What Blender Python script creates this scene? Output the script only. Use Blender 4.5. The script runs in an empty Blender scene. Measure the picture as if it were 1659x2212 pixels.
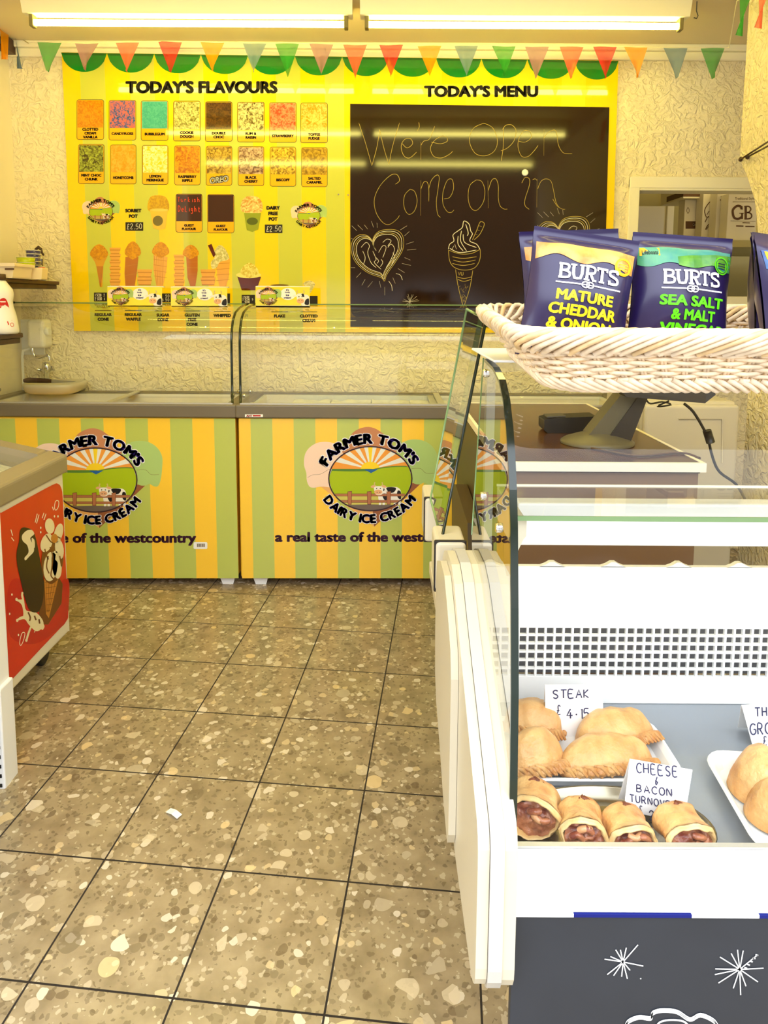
import bpy, bmesh, math, random
from mathutils import Vector, Matrix, Euler, noise
random.seed(7)
SC = bpy.context.scene
COL = SC.collection
R = math.radians

# ------------------------------------------------------------------ camera
FPX, CX, CY, TILT, ROLL, EYE = 1459.0, 829.5, 806.0, math.atan(.107), .006, 1.36
fwd = Vector((0, math.cos(TILT), -math.sin(TILT)))
hor = Vector((1, 0, 0)); ver = Vector((0, math.sin(TILT), math.cos(TILT)))
c_r = hor*math.cos(ROLL) + ver*math.sin(ROLL)
c_u = -hor*math.sin(ROLL) + ver*math.cos(ROLL)
cam = bpy.data.objects.new('camera', bpy.data.cameras.new('camera'))
COL.objects.link(cam)
M = Matrix.Identity(4)
for i in range(3):
    M[i][0] = c_r[i]; M[i][1] = c_u[i]; M[i][2] = -fwd[i]
M[2][3] = EYE
cam.matrix_world = M
cam.data.sensor_fit = 'VERTICAL'; cam.data.sensor_height = 36; cam.data.sensor_width = 27
cam.data.lens = FPX*36/2212
cam.data.shift_y = (CY-1106)/2212
cam.data.clip_start = .02
SC.camera = cam

# ------------------------------------------------------------------ sky, exposure
SC.view_settings.view_transform = 'Standard'
SC.view_settings.look = 'None'
SC.view_settings.gamma = 1
SC.view_settings.use_curve_mapping = False
SC.view_settings.exposure = 0.0
SKY = 5.2            # strength of the daylight coming through the open shop front
TUBE = 34.0          # strength of the fluorescent tubes
TUBE_COL = (1.0, .86, .20)
try:
    SC.cycles.use_denoising = True
    SC.cycles.max_bounces = 10
    SC.cycles.transparent_max_bounces = 24
    SC.cycles.sample_clamp_indirect = 6
except Exception:
    pass
w = bpy.data.worlds.new('street_daylight'); SC.world = w; w.use_nodes = True
nt = w.node_tree; nt.nodes.clear()
tc = nt.nodes.new('ShaderNodeTexCoord'); sep = nt.nodes.new('ShaderNodeSeparateXYZ')
nz = nt.nodes.new('ShaderNodeTexNoise'); nz.inputs['Scale'].default_value = 9
ramp = nt.nodes.new('ShaderNodeValToRGB')
el = ramp.color_ramp.elements
el[0].position = 0; el[0].color = (.35, .35, .36, 1)
el[1].position = 1; el[1].color = (.94, 1.0, 1.10, 1)
for p, c in ((.44, (.40, .40, .41, 1)), (.49, (.34, .33, .34, 1)), (.515, (.09, .065, .04, 1)), (.62, (.12, .09, .05, 1)), (.67, (.90, .96, 1.04, 1))):
    e = el.new(p); e.color = c
ma = nt.nodes.new('ShaderNodeMath'); ma.operation = 'MULTIPLY_ADD'; ma.inputs[1].default_value = .5; ma.inputs[2].default_value = .5
ad = nt.nodes.new('ShaderNodeMath'); ad.operation = 'MULTIPLY_ADD'; ad.inputs[1].default_value = .06; 
bg = nt.nodes.new('ShaderNodeBackground'); bg.inputs['Strength'].default_value = SKY
out = nt.nodes.new('ShaderNodeOutputWorld')
L = nt.links.new
L(tc.outputs['Generated'], sep.inputs[0]); L(sep.outputs['Z'], ma.inputs[0])
L(tc.outputs['Generated'], nz.inputs['Vector']); L(nz.outputs[0], ad.inputs[0]); L(ma.outputs[0], ad.inputs[2])
sb = nt.nodes.new('ShaderNodeMath'); sb.operation = 'SUBTRACT'; sb.inputs[1].default_value = .03
L(ad.outputs[0], sb.inputs[0]); L(sb.outputs[0], ramp.inputs[0]); L(ramp.outputs[0], bg.inputs['Color']); L(bg.outputs[0], out.inputs[0])

# ------------------------------------------------------------------ helpers
def ray(px, py):
    a = (px-CX)/FPX; b = -(py-CY)/FPX
    cr, sr = math.cos(ROLL), math.sin(ROLL)
    return hor*(a*cr-b*sr) + ver*(a*sr+b*cr) + fwd
EYEV = Vector((0, 0, EYE))
def on_y(px, py, Y): d = ray(px, py); return EYEV + d*(Y/d.y)
def on_x(px, py, X): d = ray(px, py); return EYEV + d*(X/d.x)
def on_z(px, py, Z): d = ray(px, py); return EYEV + d*((Z-EYE)/d.z)

def lin(c):
    return tuple((x/255/12.92 if x/255 <= .04045 else ((x/255+.055)/1.055)**2.4) for x in c)
MATS = {}
def mat(name, rgb, rough=.5, metal=0, spec=.5, coat=0, noise_amt=0, noise_scale=40, rgb2=None, bump=0, bump_scale=60, trans=0, emit=0):
    if name in MATS: return MATS[name]
    m = bpy.data.materials.new(name); m.use_nodes = True
    n = m.node_tree.nodes; l = m.node_tree.links.new
    b = n['Principled BSDF']
    c = lin(rgb)
    b.inputs['Base Color'].default_value = (*c, 1)
    b.inputs['Roughness'].default_value = rough
    b.inputs['Metallic'].default_value = metal
    b.inputs['Specular IOR Level'].default_value = spec
    b.inputs['Coat Weight'].default_value = coat
    b.inputs['Coat Roughness'].default_value = .08
    t = n.new('ShaderNodeTexCoord')
    if noise_amt or rgb2:
        x = n.new('ShaderNodeTexNoise'); x.inputs['Scale'].default_value = noise_scale; x.inputs['Detail'].default_value = 4
        l(t.outputs['Object'], x.inputs['Vector'])
        r = n.new('ShaderNodeValToRGB')
        r.color_ramp.elements[0].position = .38; r.color_ramp.elements[1].position = .62
        c2 = lin(rgb2) if rgb2 else tuple(min(1, q*(1+noise_amt)) for q in c)
        c1 = c if rgb2 else tuple(q*(1-noise_amt) for q in c)
        r.color_ramp.elements[0].color = (*c1, 1); r.color_ramp.elements[1].color = (*c2, 1)
        l(x.outputs[0], r.inputs[0]); l(r.outputs[0], b.inputs['Base Color'])
    if bump:
        x = n.new('ShaderNodeTexNoise'); x.inputs['Scale'].default_value = bump_scale; x.inputs['Detail'].default_value = 5
        l(t.outputs['Object'], x.inputs['Vector'])
        bp = n.new('ShaderNodeBump'); bp.inputs['Strength'].default_value = bump; bp.inputs['Distance'].default_value = .01
        l(x.outputs[0], bp.inputs['Height']); l(bp.outputs[0], b.inputs['Normal'])
    if emit:
        b.inputs['Emission Color'].default_value = (*c, 1); b.inputs['Emission Strength'].default_value = emit
    MATS[name] = m
    return m

def glass(name, tint=(.96, .99, .96), base=.045, rough=0.0, power=5.0):
    """thin pane: clear transmission with a view-dependent mirror reflection"""
    if name in MATS: return MATS[name]
    m = bpy.data.materials.new(name); m.use_nodes = True
    n = m.node_tree.nodes; l = m.node_tree.links.new; n.clear()
    o = n.new('ShaderNodeOutputMaterial'); mx = n.new('ShaderNodeMixShader')
    tr = n.new('ShaderNodeBsdfTransparent'); tr.inputs[0].default_value = (*tint, 1)
    gl = n.new('ShaderNodeBsdfGlossy'); gl.inputs['Roughness'].default_value = rough
    lw = n.new('ShaderNodeLayerWeight')
    pw = n.new('ShaderNodeMath'); pw.operation = 'POWER'; pw.inputs[1].default_value = power
    ml = n.new('ShaderNodeMath'); ml.operation = 'MULTIPLY_ADD'; ml.inputs[1].default_value = 1-base; ml.inputs[2].default_value = base
    l(lw.outputs['Facing'], pw.inputs[0]); l(pw.outputs[0], ml.inputs[0])
    l(ml.outputs[0], mx.inputs[0]); l(tr.outputs[0], mx.inputs[1]); l(gl.outputs[0], mx.inputs[2]); l(mx.outputs[0], o.inputs[0])
    MATS[name] = m
    return m

def stucco(name, rgb, strength, scale):
    m = mat(name, rgb, .75)
    n = m.node_tree.nodes; l = m.node_tree.links.new
    t = n.new('ShaderNodeTexCoord'); b = n['Principled BSDF']
    a = n.new('ShaderNodeTexNoise'); a.inputs['Scale'].default_value = scale; a.inputs['Detail'].default_value = 3; a.inputs['Distortion'].default_value = 1.6
    v = n.new('ShaderNodeTexVoronoi'); v.feature = 'SMOOTH_F1'; v.inputs['Scale'].default_value = scale*1.3
    l(t.outputs['Object'], a.inputs['Vector']); l(a.outputs['Color'], v.inputs['Vector'])
    mp = n.new('ShaderNodeMixRGB'); mp.inputs[0].default_value = .06
    l(t.outputs['Object'], mp.inputs[1]); l(a.outputs['Color'], mp.inputs[2]); l(mp.outputs[0], v.inputs['Vector'])
    r = n.new('ShaderNodeValToRGB'); r.color_ramp.elements[0].position = .40; r.color_ramp.elements[1].position = .56
    l(a.outputs[0], r.inputs[0])
    ad = n.new('ShaderNodeMath'); ad.operation = 'ADD'
    l(r.outputs[0], ad.inputs[0]); l(v.outputs[0], ad.inputs[1])
    bp = n.new('ShaderNodeBump'); bp.inputs['Strength'].default_value = strength; bp.inputs['Distance'].default_value = .012
    l(ad.outputs[0], bp.inputs['Height']); l(bp.outputs[0], b.inputs['Normal'])
    return m

def loc_of(p):
    return Vector((0, 0, 0)) if p is None else Vector(p.get('_o', (0, 0, 0)))
class MB:
    """collects faces for ONE mesh object"""
    def __init__(s): s.v = []; s.f = []; s.m = []; s.mats = []; s.sm = []
    def mi(s, m):
        if m not in s.mats: s.mats.append(m)
        return s.mats.index(m)
    def add(s, vs, fs, m, smooth=False):
        o = len(s.v); s.v += [Vector(p) for p in vs]; k = s.mi(m)
        for f in fs: s.f.append([o+i for i in f]); s.m.append(k); s.sm.append(smooth)
        return s
    def box(s, x0, x1, y0, y1, z0, z1, m):
        return s.add([(x0,y0,z0),(x1,y0,z0),(x1,y1,z0),(x0,y1,z0),(x0,y0,z1),(x1,y0,z1),(x1,y1,z1),(x0,y1,z1)],
              [(0,3,2,1),(4,5,6,7),(0,1,5,4),(1,2,6,5),(2,3,7,6),(3,0,4,7)], m)
    def prism(s, pts, d, m, medge=None, smooth=False):
        """pts: closed outline of 3D points, d: extrusion vector"""
        n = len(pts); d = Vector(d)
        s.add(pts, [tuple(range(n))], m); s.add([Vector(p)+d for p in pts], [tuple(range(n-1, -1, -1))], m)
        s.add(list(pts)+[Vector(p)+d for p in pts], [(i, (i+1) % n, n+(i+1) % n, n+i) for i in range(n)], medge or m, smooth)
        return s
    def tube(s, pts, r, m, seg=8, closed=False, cap=True):
        pts = [Vector(p) for p in pts]; n = len(pts); vs = []; fs = []
        rr = r if isinstance(r, (list, tuple)) else [r]*n
        up = None
        for i, p in enumerate(pts):
            a = pts[(i-1) % n] if (closed or i) else p; b = pts[(i+1) % n] if (closed or i < n-1) else p
            t = (b-a)
            t = t.normalized() if t.length > 1e-9 else Vector((0,0,1))
            if up is None:
                up = Vector((0,0,1)) if abs(t.z) < .9 else Vector((1,0,0))
            side = t.cross(up)
            if side.length < 1e-6: side = t.orthogonal()
            side.normalize(); up2 = side.cross(t).normalized(); up = up2
            for k in range(seg):
                q = 2*math.pi*k/seg
                vs.append(p + side*math.cos(q)*rr[i] + up2*math.sin(q)*rr[i])
        for i in range(n if closed else n-1):
            j = (i+1) % n
            for k in range(seg):
                fs.append((i*seg+k, i*seg+(k+1) % seg, j*seg+(k+1) % seg, j*seg+k))
        if cap and not closed:
            fs.append(tuple(range(seg))); fs.append(tuple((n-1)*seg+k for k in range(seg-1, -1, -1)))
        return s.add(vs, fs, m, True)
    def lathe(s, prof, c, m, seg=24, axis='z', mats=None):
        """prof: list of (radius, height); c: base centre"""
        c = Vector(c); vs = []; n = len(prof)
        for (r, h) in prof:
            for k in range(seg):
                q = 2*math.pi*k/seg; a, b = r*math.cos(q), r*math.sin(q)
                vs.append(c + (Vector((a, b, h)) if axis == 'z' else Vector((h, a, b)) if axis == 'x' else Vector((a, h, b))))
        for i in range(n-1):
            fs = [(i*seg+k, i*seg+(k+1) % seg, (i+1)*seg+(k+1) % seg, (i+1)*seg+k) for k in range(seg)]
            if i == 0:
                o = len(s.v); s.v += vs
            kk = s.mi(mats[i] if mats else m)
            for f in fs: s.f.append([o+x for x in f]); s.m.append(kk); s.sm.append(True)
        for ring, flip in ((0, True), (n-1, False)):
            f = [o+ring*seg+k for k in range(seg)]
            if flip: f.reverse()
            s.f.append(f); s.m.append(s.mi(mats[0 if flip else n-2] if mats else m)); s.sm.append(False)
        return s
    def grid(s, fn, nu, nv, m, smooth=True):
        vs = [fn(i/nu, j/nv) for j in range(nv+1) for i in range(nu+1)]
        fs = [(j*(nu+1)+i, j*(nu+1)+i+1, (j+1)*(nu+1)+i+1, (j+1)*(nu+1)+i) for j in range(nv) for i in range(nu)]
        return s.add(vs, fs, m, smooth)
    def build(s, name, parent=None, bevel=0, seg=2, local=False, sub=0, weld=False):
        me = bpy.data.meshes.new(name)
        o0 = Vector((0,0,0)) if local else loc_of(parent)
        me.from_pydata([tuple(p-o0) for p in s.v], [], s.f)
        for m in s.mats: me.materials.append(m)
        for p, k, sm in zip(me.polygons, s.m, s.sm): p.material_index = k; p.use_smooth = sm
        me.update()
        o = bpy.data.objects.new(name, me); COL.objects.link(o)
        if parent: o.parent = parent
        if weld:
            md = o.modifiers.new('weld', 'WELD'); md.merge_threshold = .0002
        if bevel:
            md = o.modifiers.new('bevel', 'BEVEL'); md.width = bevel; md.segments = seg; md.limit_method = 'ANGLE'; md.angle_limit = R(40)
            md.harden_normals = False
        if sub:
            md = o.modifiers.new('sub', 'SUBSURF'); md.levels = sub; md.render_levels = sub
        return o

def tag(o, label, cat, group=None, kind=None):
    if label: o['label'] = label
    if cat: o['category'] = cat
    if group: o['group'] = group
    if kind: o['kind'] = kind
    return o
def struct(o): o['kind'] = 'structure'; return o
def thing(name, loc, label, cat, group=None, rot=(0,0,0)):
    o = bpy.data.objects.new(name, None); COL.objects.link(o)
    o.location = loc; o.rotation_euler = rot; o.empty_display_size = .05
    o['_o'] = tuple(loc)
    return tag(o, label, cat, group)
def clear_marks():
    for o in SC.objects:
        if '_o' in o: del o['_o']

# ---- flat printed or hand drawn artwork
TXT = {}
def text_mesh(s, off=0.0, shear=0.0):
    k = (s, off, shear)
    if k in TXT: return TXT[k]
    if off:                                  # heavier weight: the outline is drawn again all round itself
        vs0, fs0 = text_mesh(s, 0, shear); vs, fs = [], []
        nd = 4 if off < .02 else 8
        for i in range(nd):
            q = 2*math.pi*(i+.5)/nd; k0 = len(vs); g = off*1.15
            vs += [(x+g*math.cos(q)*(1.25 if nd == 8 else 1.3), y+g*math.sin(q)) for x, y in vs0]; fs += [tuple(j+k0 for j in f) for f in fs0]
        TXT[k] = (vs, fs)
        return TXT[k]
    cu = bpy.data.curves.new('t', 'FONT'); cu.body = s; cu.size = 1; cu.shear = shear
    cu.resolution_u = 3; cu.fill_mode = 'FRONT'
    o = bpy.data.objects.new('t', cu); COL.objects.link(o)
    dg = bpy.context.evaluated_depsgraph_get()
    me = bpy.data.meshes.new_from_object(o.evaluated_get(dg))
    vs = [(v.co.x, v.co.y) for v in me.vertices]; fs = [tuple(p.vertices) for p in me.polygons]
    bpy.data.objects.remove(o); bpy.data.curves.remove(cu); bpy.data.meshes.remove(me)
    TXT[k] = (vs, fs)
    return TXT[k]

class Art(MB):
    def __init__(s, fn): MB.__init__(s); s.fn = fn
    def poly(s, pts, m, ly=1):
        return s.add([s.fn(x, y, ly) for x, y in pts], [tuple(range(len(pts)))], m)
    def rect(s, x0, y0, x1, y1, m, ly=1, r=0):
        if not r: return s.poly([(x0,y0),(x1,y0),(x1,y1),(x0,y1)], m, ly)
        p = []
        for cx, cy, a in ((x1-r,y0+r,-90),(x1-r,y1-r,0),(x0+r,y1-r,90),(x0+r,y0+r,180)):
            for k in range(5):
                q = R(a+k*22.5); p.append((cx+r*math.cos(q), cy+r*math.sin(q)))
        return s.poly(p, m, ly)
    def ell(s, cx, cy, rx, ry, m, ly=1, n=28, rot=0):
        c, d = math.cos(R(rot)), math.sin(R(rot)); p = []
        for k in range(n):
            q = 2*math.pi*k/n; a, b = rx*math.cos(q), ry*math.sin(q)
            p.append((cx+a*c-b*d, cy+a*d+b*c))
        return s.poly(p, m, ly)
    def band(s, top, bot, m, ly=1, rows=1):
        n = len(top); vs = []
        for j in range(rows+1):
            t = j/rows
            vs += [s.fn(a[0]+(b[0]-a[0])*t, a[1]+(b[1]-a[1])*t, ly) for a, b in zip(top, bot)]
        return s.add(vs, [(j*n+i, j*n+i+1, (j+1)*n+i+1, (j+1)*n+i) for j in range(rows) for i in range(n-1)], m)
    def line(s, pts, wd, m, ly=1, closed=False, taper=False):
        n = len(pts)
        if n < 2: return s
        lft, rgt = [], []
        for i, (x, y) in enumerate(pts):
            a = pts[(i-1) % n] if (closed or i) else pts[i]; b = pts[(i+1) % n] if (closed or i < n-1) else pts[i]
            dx, dy = b[0]-a[0], b[1]-a[1]; d = math.hypot(dx, dy) or 1
            h = wd/2
            if taper and (i == 0 or i == n-1): h *= .4
            lft.append((x-dy/d*h, y+dx/d*h)); rgt.append((x+dy/d*h, y-dx/d*h))
        if closed: lft.append(lft[0]); rgt.append(rgt[0])
        return s.band(lft, rgt, m, ly)
    def spline(s, pts, wd, m, ly=1, closed=False, sub=5, taper=False):
        return s.line(smooth(pts, closed, sub), wd, m, ly, closed, taper)
    def blob(s, pts, m, ly=1, sub=4): return s.poly(smooth(pts, True, sub), m, ly)
    def text(s, t, x0, y0, x1, y1, m, ly=2, off=.012, shear=0, rot=0):
        vs, fs = text_mesh(t, off, shear)
        ax = min(v[0] for v in vs); bx = max(v[0] for v in vs); ay = min(v[1] for v in vs); by = max(v[1] for v in vs)
        cx, cy = (x0+x1)/2, (y0+y1)/2; c, d = math.cos(R(rot)), math.sin(R(rot)); p = []
        for x, y in vs:
            u = ((x-ax)/(bx-ax)-.5)*(x1-x0); v = (.5-(y-ay)/(by-ay))*(y1-y0)
            p.append(s.fn(cx+u*c-v*d, cy+u*d+v*c, ly))
        return s.add(p, fs, m)
    def textc(s, t, cx, y0, h, m, ly=2, off=.012, wmax=None, k=1.0):
        """centred text of cap height h"""
        vs, fs = text_mesh(t, off)
        ax = min(v[0] for v in vs); bx = max(v[0] for v in vs); ay = min(v[1] for v in vs); by = max(v[1] for v in vs)
        wd = (bx-ax)/(by-ay)*h*k
        if wmax: wd = min(wd, wmax)
        return s.text(t, cx-wd/2, y0, cx+wd/2, y0+h, m, ly, off)
    def arc(s, t, cx, cy, rx, ry, a0, a1, h, m, ly=2, off=.02, bottom=False, T=None, kx=1.0):
        """characters laid out along an ellipse from angle a0 to a1 (degrees, counterclockwise from +x, y up)"""
        T = T or (lambda x, y: (x, y))
        ws = []
        for ch in t:
            if ch == ' ': ws.append(.28); continue
            vs, _ = text_mesh(ch, .012); ws.append(max(v[0] for v in vs)-min(v[0] for v in vs)+.07)
        N = 300; pth = []
        for i in range(N+1):
            q = R(a0+(a1-a0)*i/N); pth.append((cx+rx*math.cos(q), cy-ry*math.sin(q)))
        cum = [0]
        for i in range(N): cum.append(cum[-1]+math.dist(pth[i], pth[i+1]))
        tot = sum(ws); pos = 0; k = cum[-1]/tot
        for ch, wd in zip(t, ws):
            mid = (pos+wd/2)*k; pos += wd
            if ch == ' ': continue
            i = min(range(N), key=lambda j: abs(cum[j]-mid))
            x, y = pth[i]; tx, ty = pth[i+1][0]-pth[i][0], pth[i+1][1]-pth[i][1]; d = math.hypot(tx, ty); tx /= d; ty /= d
            nx, ny = ty, -tx      # towards the top of the letter
            vs, fs = text_mesh(ch, off); v0, _ = text_mesh(ch, .012)
            ax = min(v[0] for v in v0); bx = max(v[0] for v in v0)
            sc = h/.73; mxx = (ax+bx)/2
            yo = .365
            p = []
            for a, b in vs:
                u = (a-mxx)*k*kx*.97; v = (b-yo)*sc
                p.append(s.fn(*T(x+tx*u+nx*v, y+ty*u+ny*v), ly))
            s.add(p, fs, m)
        return s
def smooth(pts, closed=False, sub=5):
    n = len(pts)
    if n < 3: return list(pts)
    o = []
    for i in range(n if closed else n-1):
        g = lambda k: pts[k % n] if closed else pts[max(0, min(n-1, k))]
        p0, p1, p2, p3 = g(i-1), g(i), g(i+1), g(i+2)
        for j in range(sub):
            t = j/sub
            o.append(tuple(.5*((2*p1[k]) + (-p0[k]+p2[k])*t + (2*p0[k]-5*p1[k]+4*p2[k]-p3[k])*t*t + (-p0[k]+3*p1[k]-3*p2[k]+p3[k])*t**3) for k in range(len(p1))))
    if not closed: o.append(tuple(pts[-1]))
    return o

# hand-written letters as pen strokes in a unit box (x right, y down)
def cir(cx, cy, rx, ry, a0=0, a1=360, n=14):
    return [(cx+rx*math.cos(R(a0+(a1-a0)*i/n)), cy+ry*math.sin(R(a0+(a1-a0)*i/n))) for i in range(n+1)]
PEN = {
 'A': [[(0,1),(.5,0),(1,1)],[(.2,.65),(.8,.65)]], 'B': [[(0,0),(0,1)],[(0,0),(.6,.03),(.75,.25),(.5,.47),(0,.5)],[(0,.5),(.7,.55),(.85,.77),(.6,.97),(0,1)]],
 'C': [[(.95,.18),(.6,0),(.2,.15),(0,.5),(.2,.88),(.6,1),(.95,.85)]], 'E': [[(.8,0),(0,0),(0,1),(.85,1)],[(0,.48),(.65,.48)]],
 'G': [[(.95,.15),(.55,0),(.15,.15),(0,.5),(.2,.9),(.6,1),(.95,.85),(.95,.55),(.6,.55)]], 'H': [[(0,0),(0,1)],[(.85,0),(.85,1)],[(0,.5),(.85,.5)]],
 'I': [[(.5,0),(.5,1)]], 'K': [[(0,0),(0,1)],[(.8,0),(0,.55),(.85,1)]], 'N': [[(0,1),(0,0),(.85,1),(.85,0)]], 'O': [cir(.5,.5,.5,.5)],
 'R': [[(0,1),(0,0),(.6,.03),(.75,.25),(.55,.48),(0,.5)],[(.35,.5),(.85,1)]], 'S': [[(.85,.12),(.5,0),(.12,.12),(.15,.38),(.7,.58),(.85,.82),(.5,1),(.05,.88)]],
 'T': [[(0,0),(1,0)],[(.5,0),(.5,1)]], 'U': [[(0,0),(0,.7),(.2,.97),(.6,.97),(.85,.7),(.85,0)]], 'V': [[(0,0),(.45,1),(.9,0)]],
 '1': [[(.4,.1),(.55,0),(.55,1)]], '2': [[(.05,.25),(.3,0),(.7,.05),(.8,.3),(.1,1),(.9,1)]], '4': [[(.6,0),(0,.65),(.95,.65)],[(.65,.35),(.65,1)]],
 '5': [[(.85,0),(.2,0),(.12,.45),(.5,.38),(.85,.6),(.7,.92),(.3,1),(0,.9)]], '0': [cir(.5,.5,.42,.5)], '9': [[(.85,.3),(.6,.5),(.15,.4),(.15,.12),(.5,0),(.85,.2),(.8,1)]],
 '.': [cir(.4,.97,.05,.03,n=6)], '-': [cir(.4,.55,.05,.03,n=6)], '£': [[(.9,.15),(.6,0),(.35,.15),(.4,.6),(.1,1),(.9,.97)],[(.1,.55),(.7,.55)]],
 '&': [[(.9,.6),(.5,1),(.3,.75),(.75,.0)],[(.2,.45),(.75,.7)]],
 'u': [[(0,.45),(0,.85),(.3,1),(.7,.85),(.7,.45),(.75,1)]], 'r': [[(.1,.45),(.1,1)],[(.1,.6),(.4,.42),(.7,.5)]], 'k': [[(.1,0),(.1,1)],[(.65,.45),(.1,.75),(.7,1)]],
 'i': [[(.4,.45),(.4,1)],[(.4,.25),(.42,.28)]], 's': [[(.7,.5),(.3,.45),(.15,.6),(.6,.75),(.65,.92),(.3,1),(.05,.92)]], 'h': [[(.05,0),(.05,1)],[(.05,.65),(.4,.45),(.7,.6),(.7,1)]],
 'D': [[(.1,0),(.1,1),(.5,.97),(.9,.6),(.75,.15),(.35,0),(.1,0)]], 'e': [[(.1,.72),(.75,.68),(.6,.48),(.25,.5),(.08,.75),(.3,1),(.75,.92)]], 'L': [[(.1,0),(.1,1),(.8,1)]],
 'g': [[(.7,.5),(.3,.45),(.1,.65),(.3,.85),(.7,.75),(.7,.5),(.7,1.2),(.4,1.4),(.1,1.25)]], 't': [[(.4,.1),(.4,.9),(.65,1),(.8,.92)],[(.1,.4),(.75,.4)]],
 'c': [[(.75,.55),(.4,.45),(.1,.7),(.35,1),(.75,.92)]], 'o': [cir(.4,.72,.35,.28)], 'p': [[(.1,.45),(.1,1.35)],[(.1,.55),(.5,.45),(.75,.7),(.5,.95),(.1,.88)]],
}
def hand(art, t, x, y, cw, h, wd, m, ly=2, gap=.35, slope=0.0, jit=.04):
    rnd = random.Random(t+str(x))
    for ch in t:
        if ch == ' ': x += cw*.9; continue
        for st in PEN.get(ch, []):
            dx, dy = rnd.uniform(-jit, jit)*cw, rnd.uniform(-jit, jit)*h
            p = [(x+a*cw+dx, y+slope*(a*cw)+b*h+dy) for a, b in st]
            art.line(smooth(p, False, 3) if len(p) > 3 else p, wd, m, ly)
        adv = cw*(.55 if ch in '.-I1i' else 1)
        x += adv+cw*gap; y += slope*(adv+cw*gap)
    return x

# ------------------------------------------------------------------ materials
M_WALL = stucco('textured_cream_plaster', (250, 236, 196), .6, 22)
M_WALLL = stucco('smooth_cream_plaster', (248, 236, 208), .06, 14)
M_CEIL = mat('ceiling_paint', (226, 210, 172), .6)
M_TRIM = mat('cream_gloss_trim', (250, 242, 214), .4)
M_WHITE = mat('white_enamel', (243, 243, 240), .3)
M_CREAM = mat('cream_plastic', (206, 197, 174), .3)
M_CREAM2 = mat('grey_cream_plastic', (205, 197, 180), .35)
M_GREY = mat('grey_plastic_rim', (112, 102, 84), .4)
M_GREYL = mat('pale_grey_plastic_rim', (146, 134, 110), .4)
M_DGREY = mat('dark_grey_plastic', (70, 68, 64), .45)
M_BLACK = mat('black_plastic', (22, 21, 22), .4)
M_RUB = mat('black_rubber', (25, 18, 16), .6)
M_PLAT = mat('platter_steel', (150, 142, 122), .16, 1)
M_STEEL = mat('brushed_steel', (190, 192, 195), .28, 1)
M_CHROME = mat('chrome', (220, 220, 220), .08, 1)
M_ALU = mat('aluminium_trim', (205, 203, 196), .35, .6)
M_GLASS = glass('clear_glass', (.97, .99, .965))
M_GLASSF = glass('clear_front_glass', (.985, .995, .985), .03)
M_GEDGE = mat('green_glass_edge', (9, 28, 16), .12, coat=.2)
M_GEDGE2 = mat('pale_green_glass_edge', (120, 150, 100), .15)
M_DWOOD = mat('dark_stained_wood', (72, 46, 30), .4, noise_amt=.25, noise_scale=18)
M_WORK = mat('brown_laminate', (116, 82, 54), .3, noise_amt=.12, noise_scale=14)
M_OLIVE = mat('dark_brown_laminate', (78, 62, 34), .45)

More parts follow.
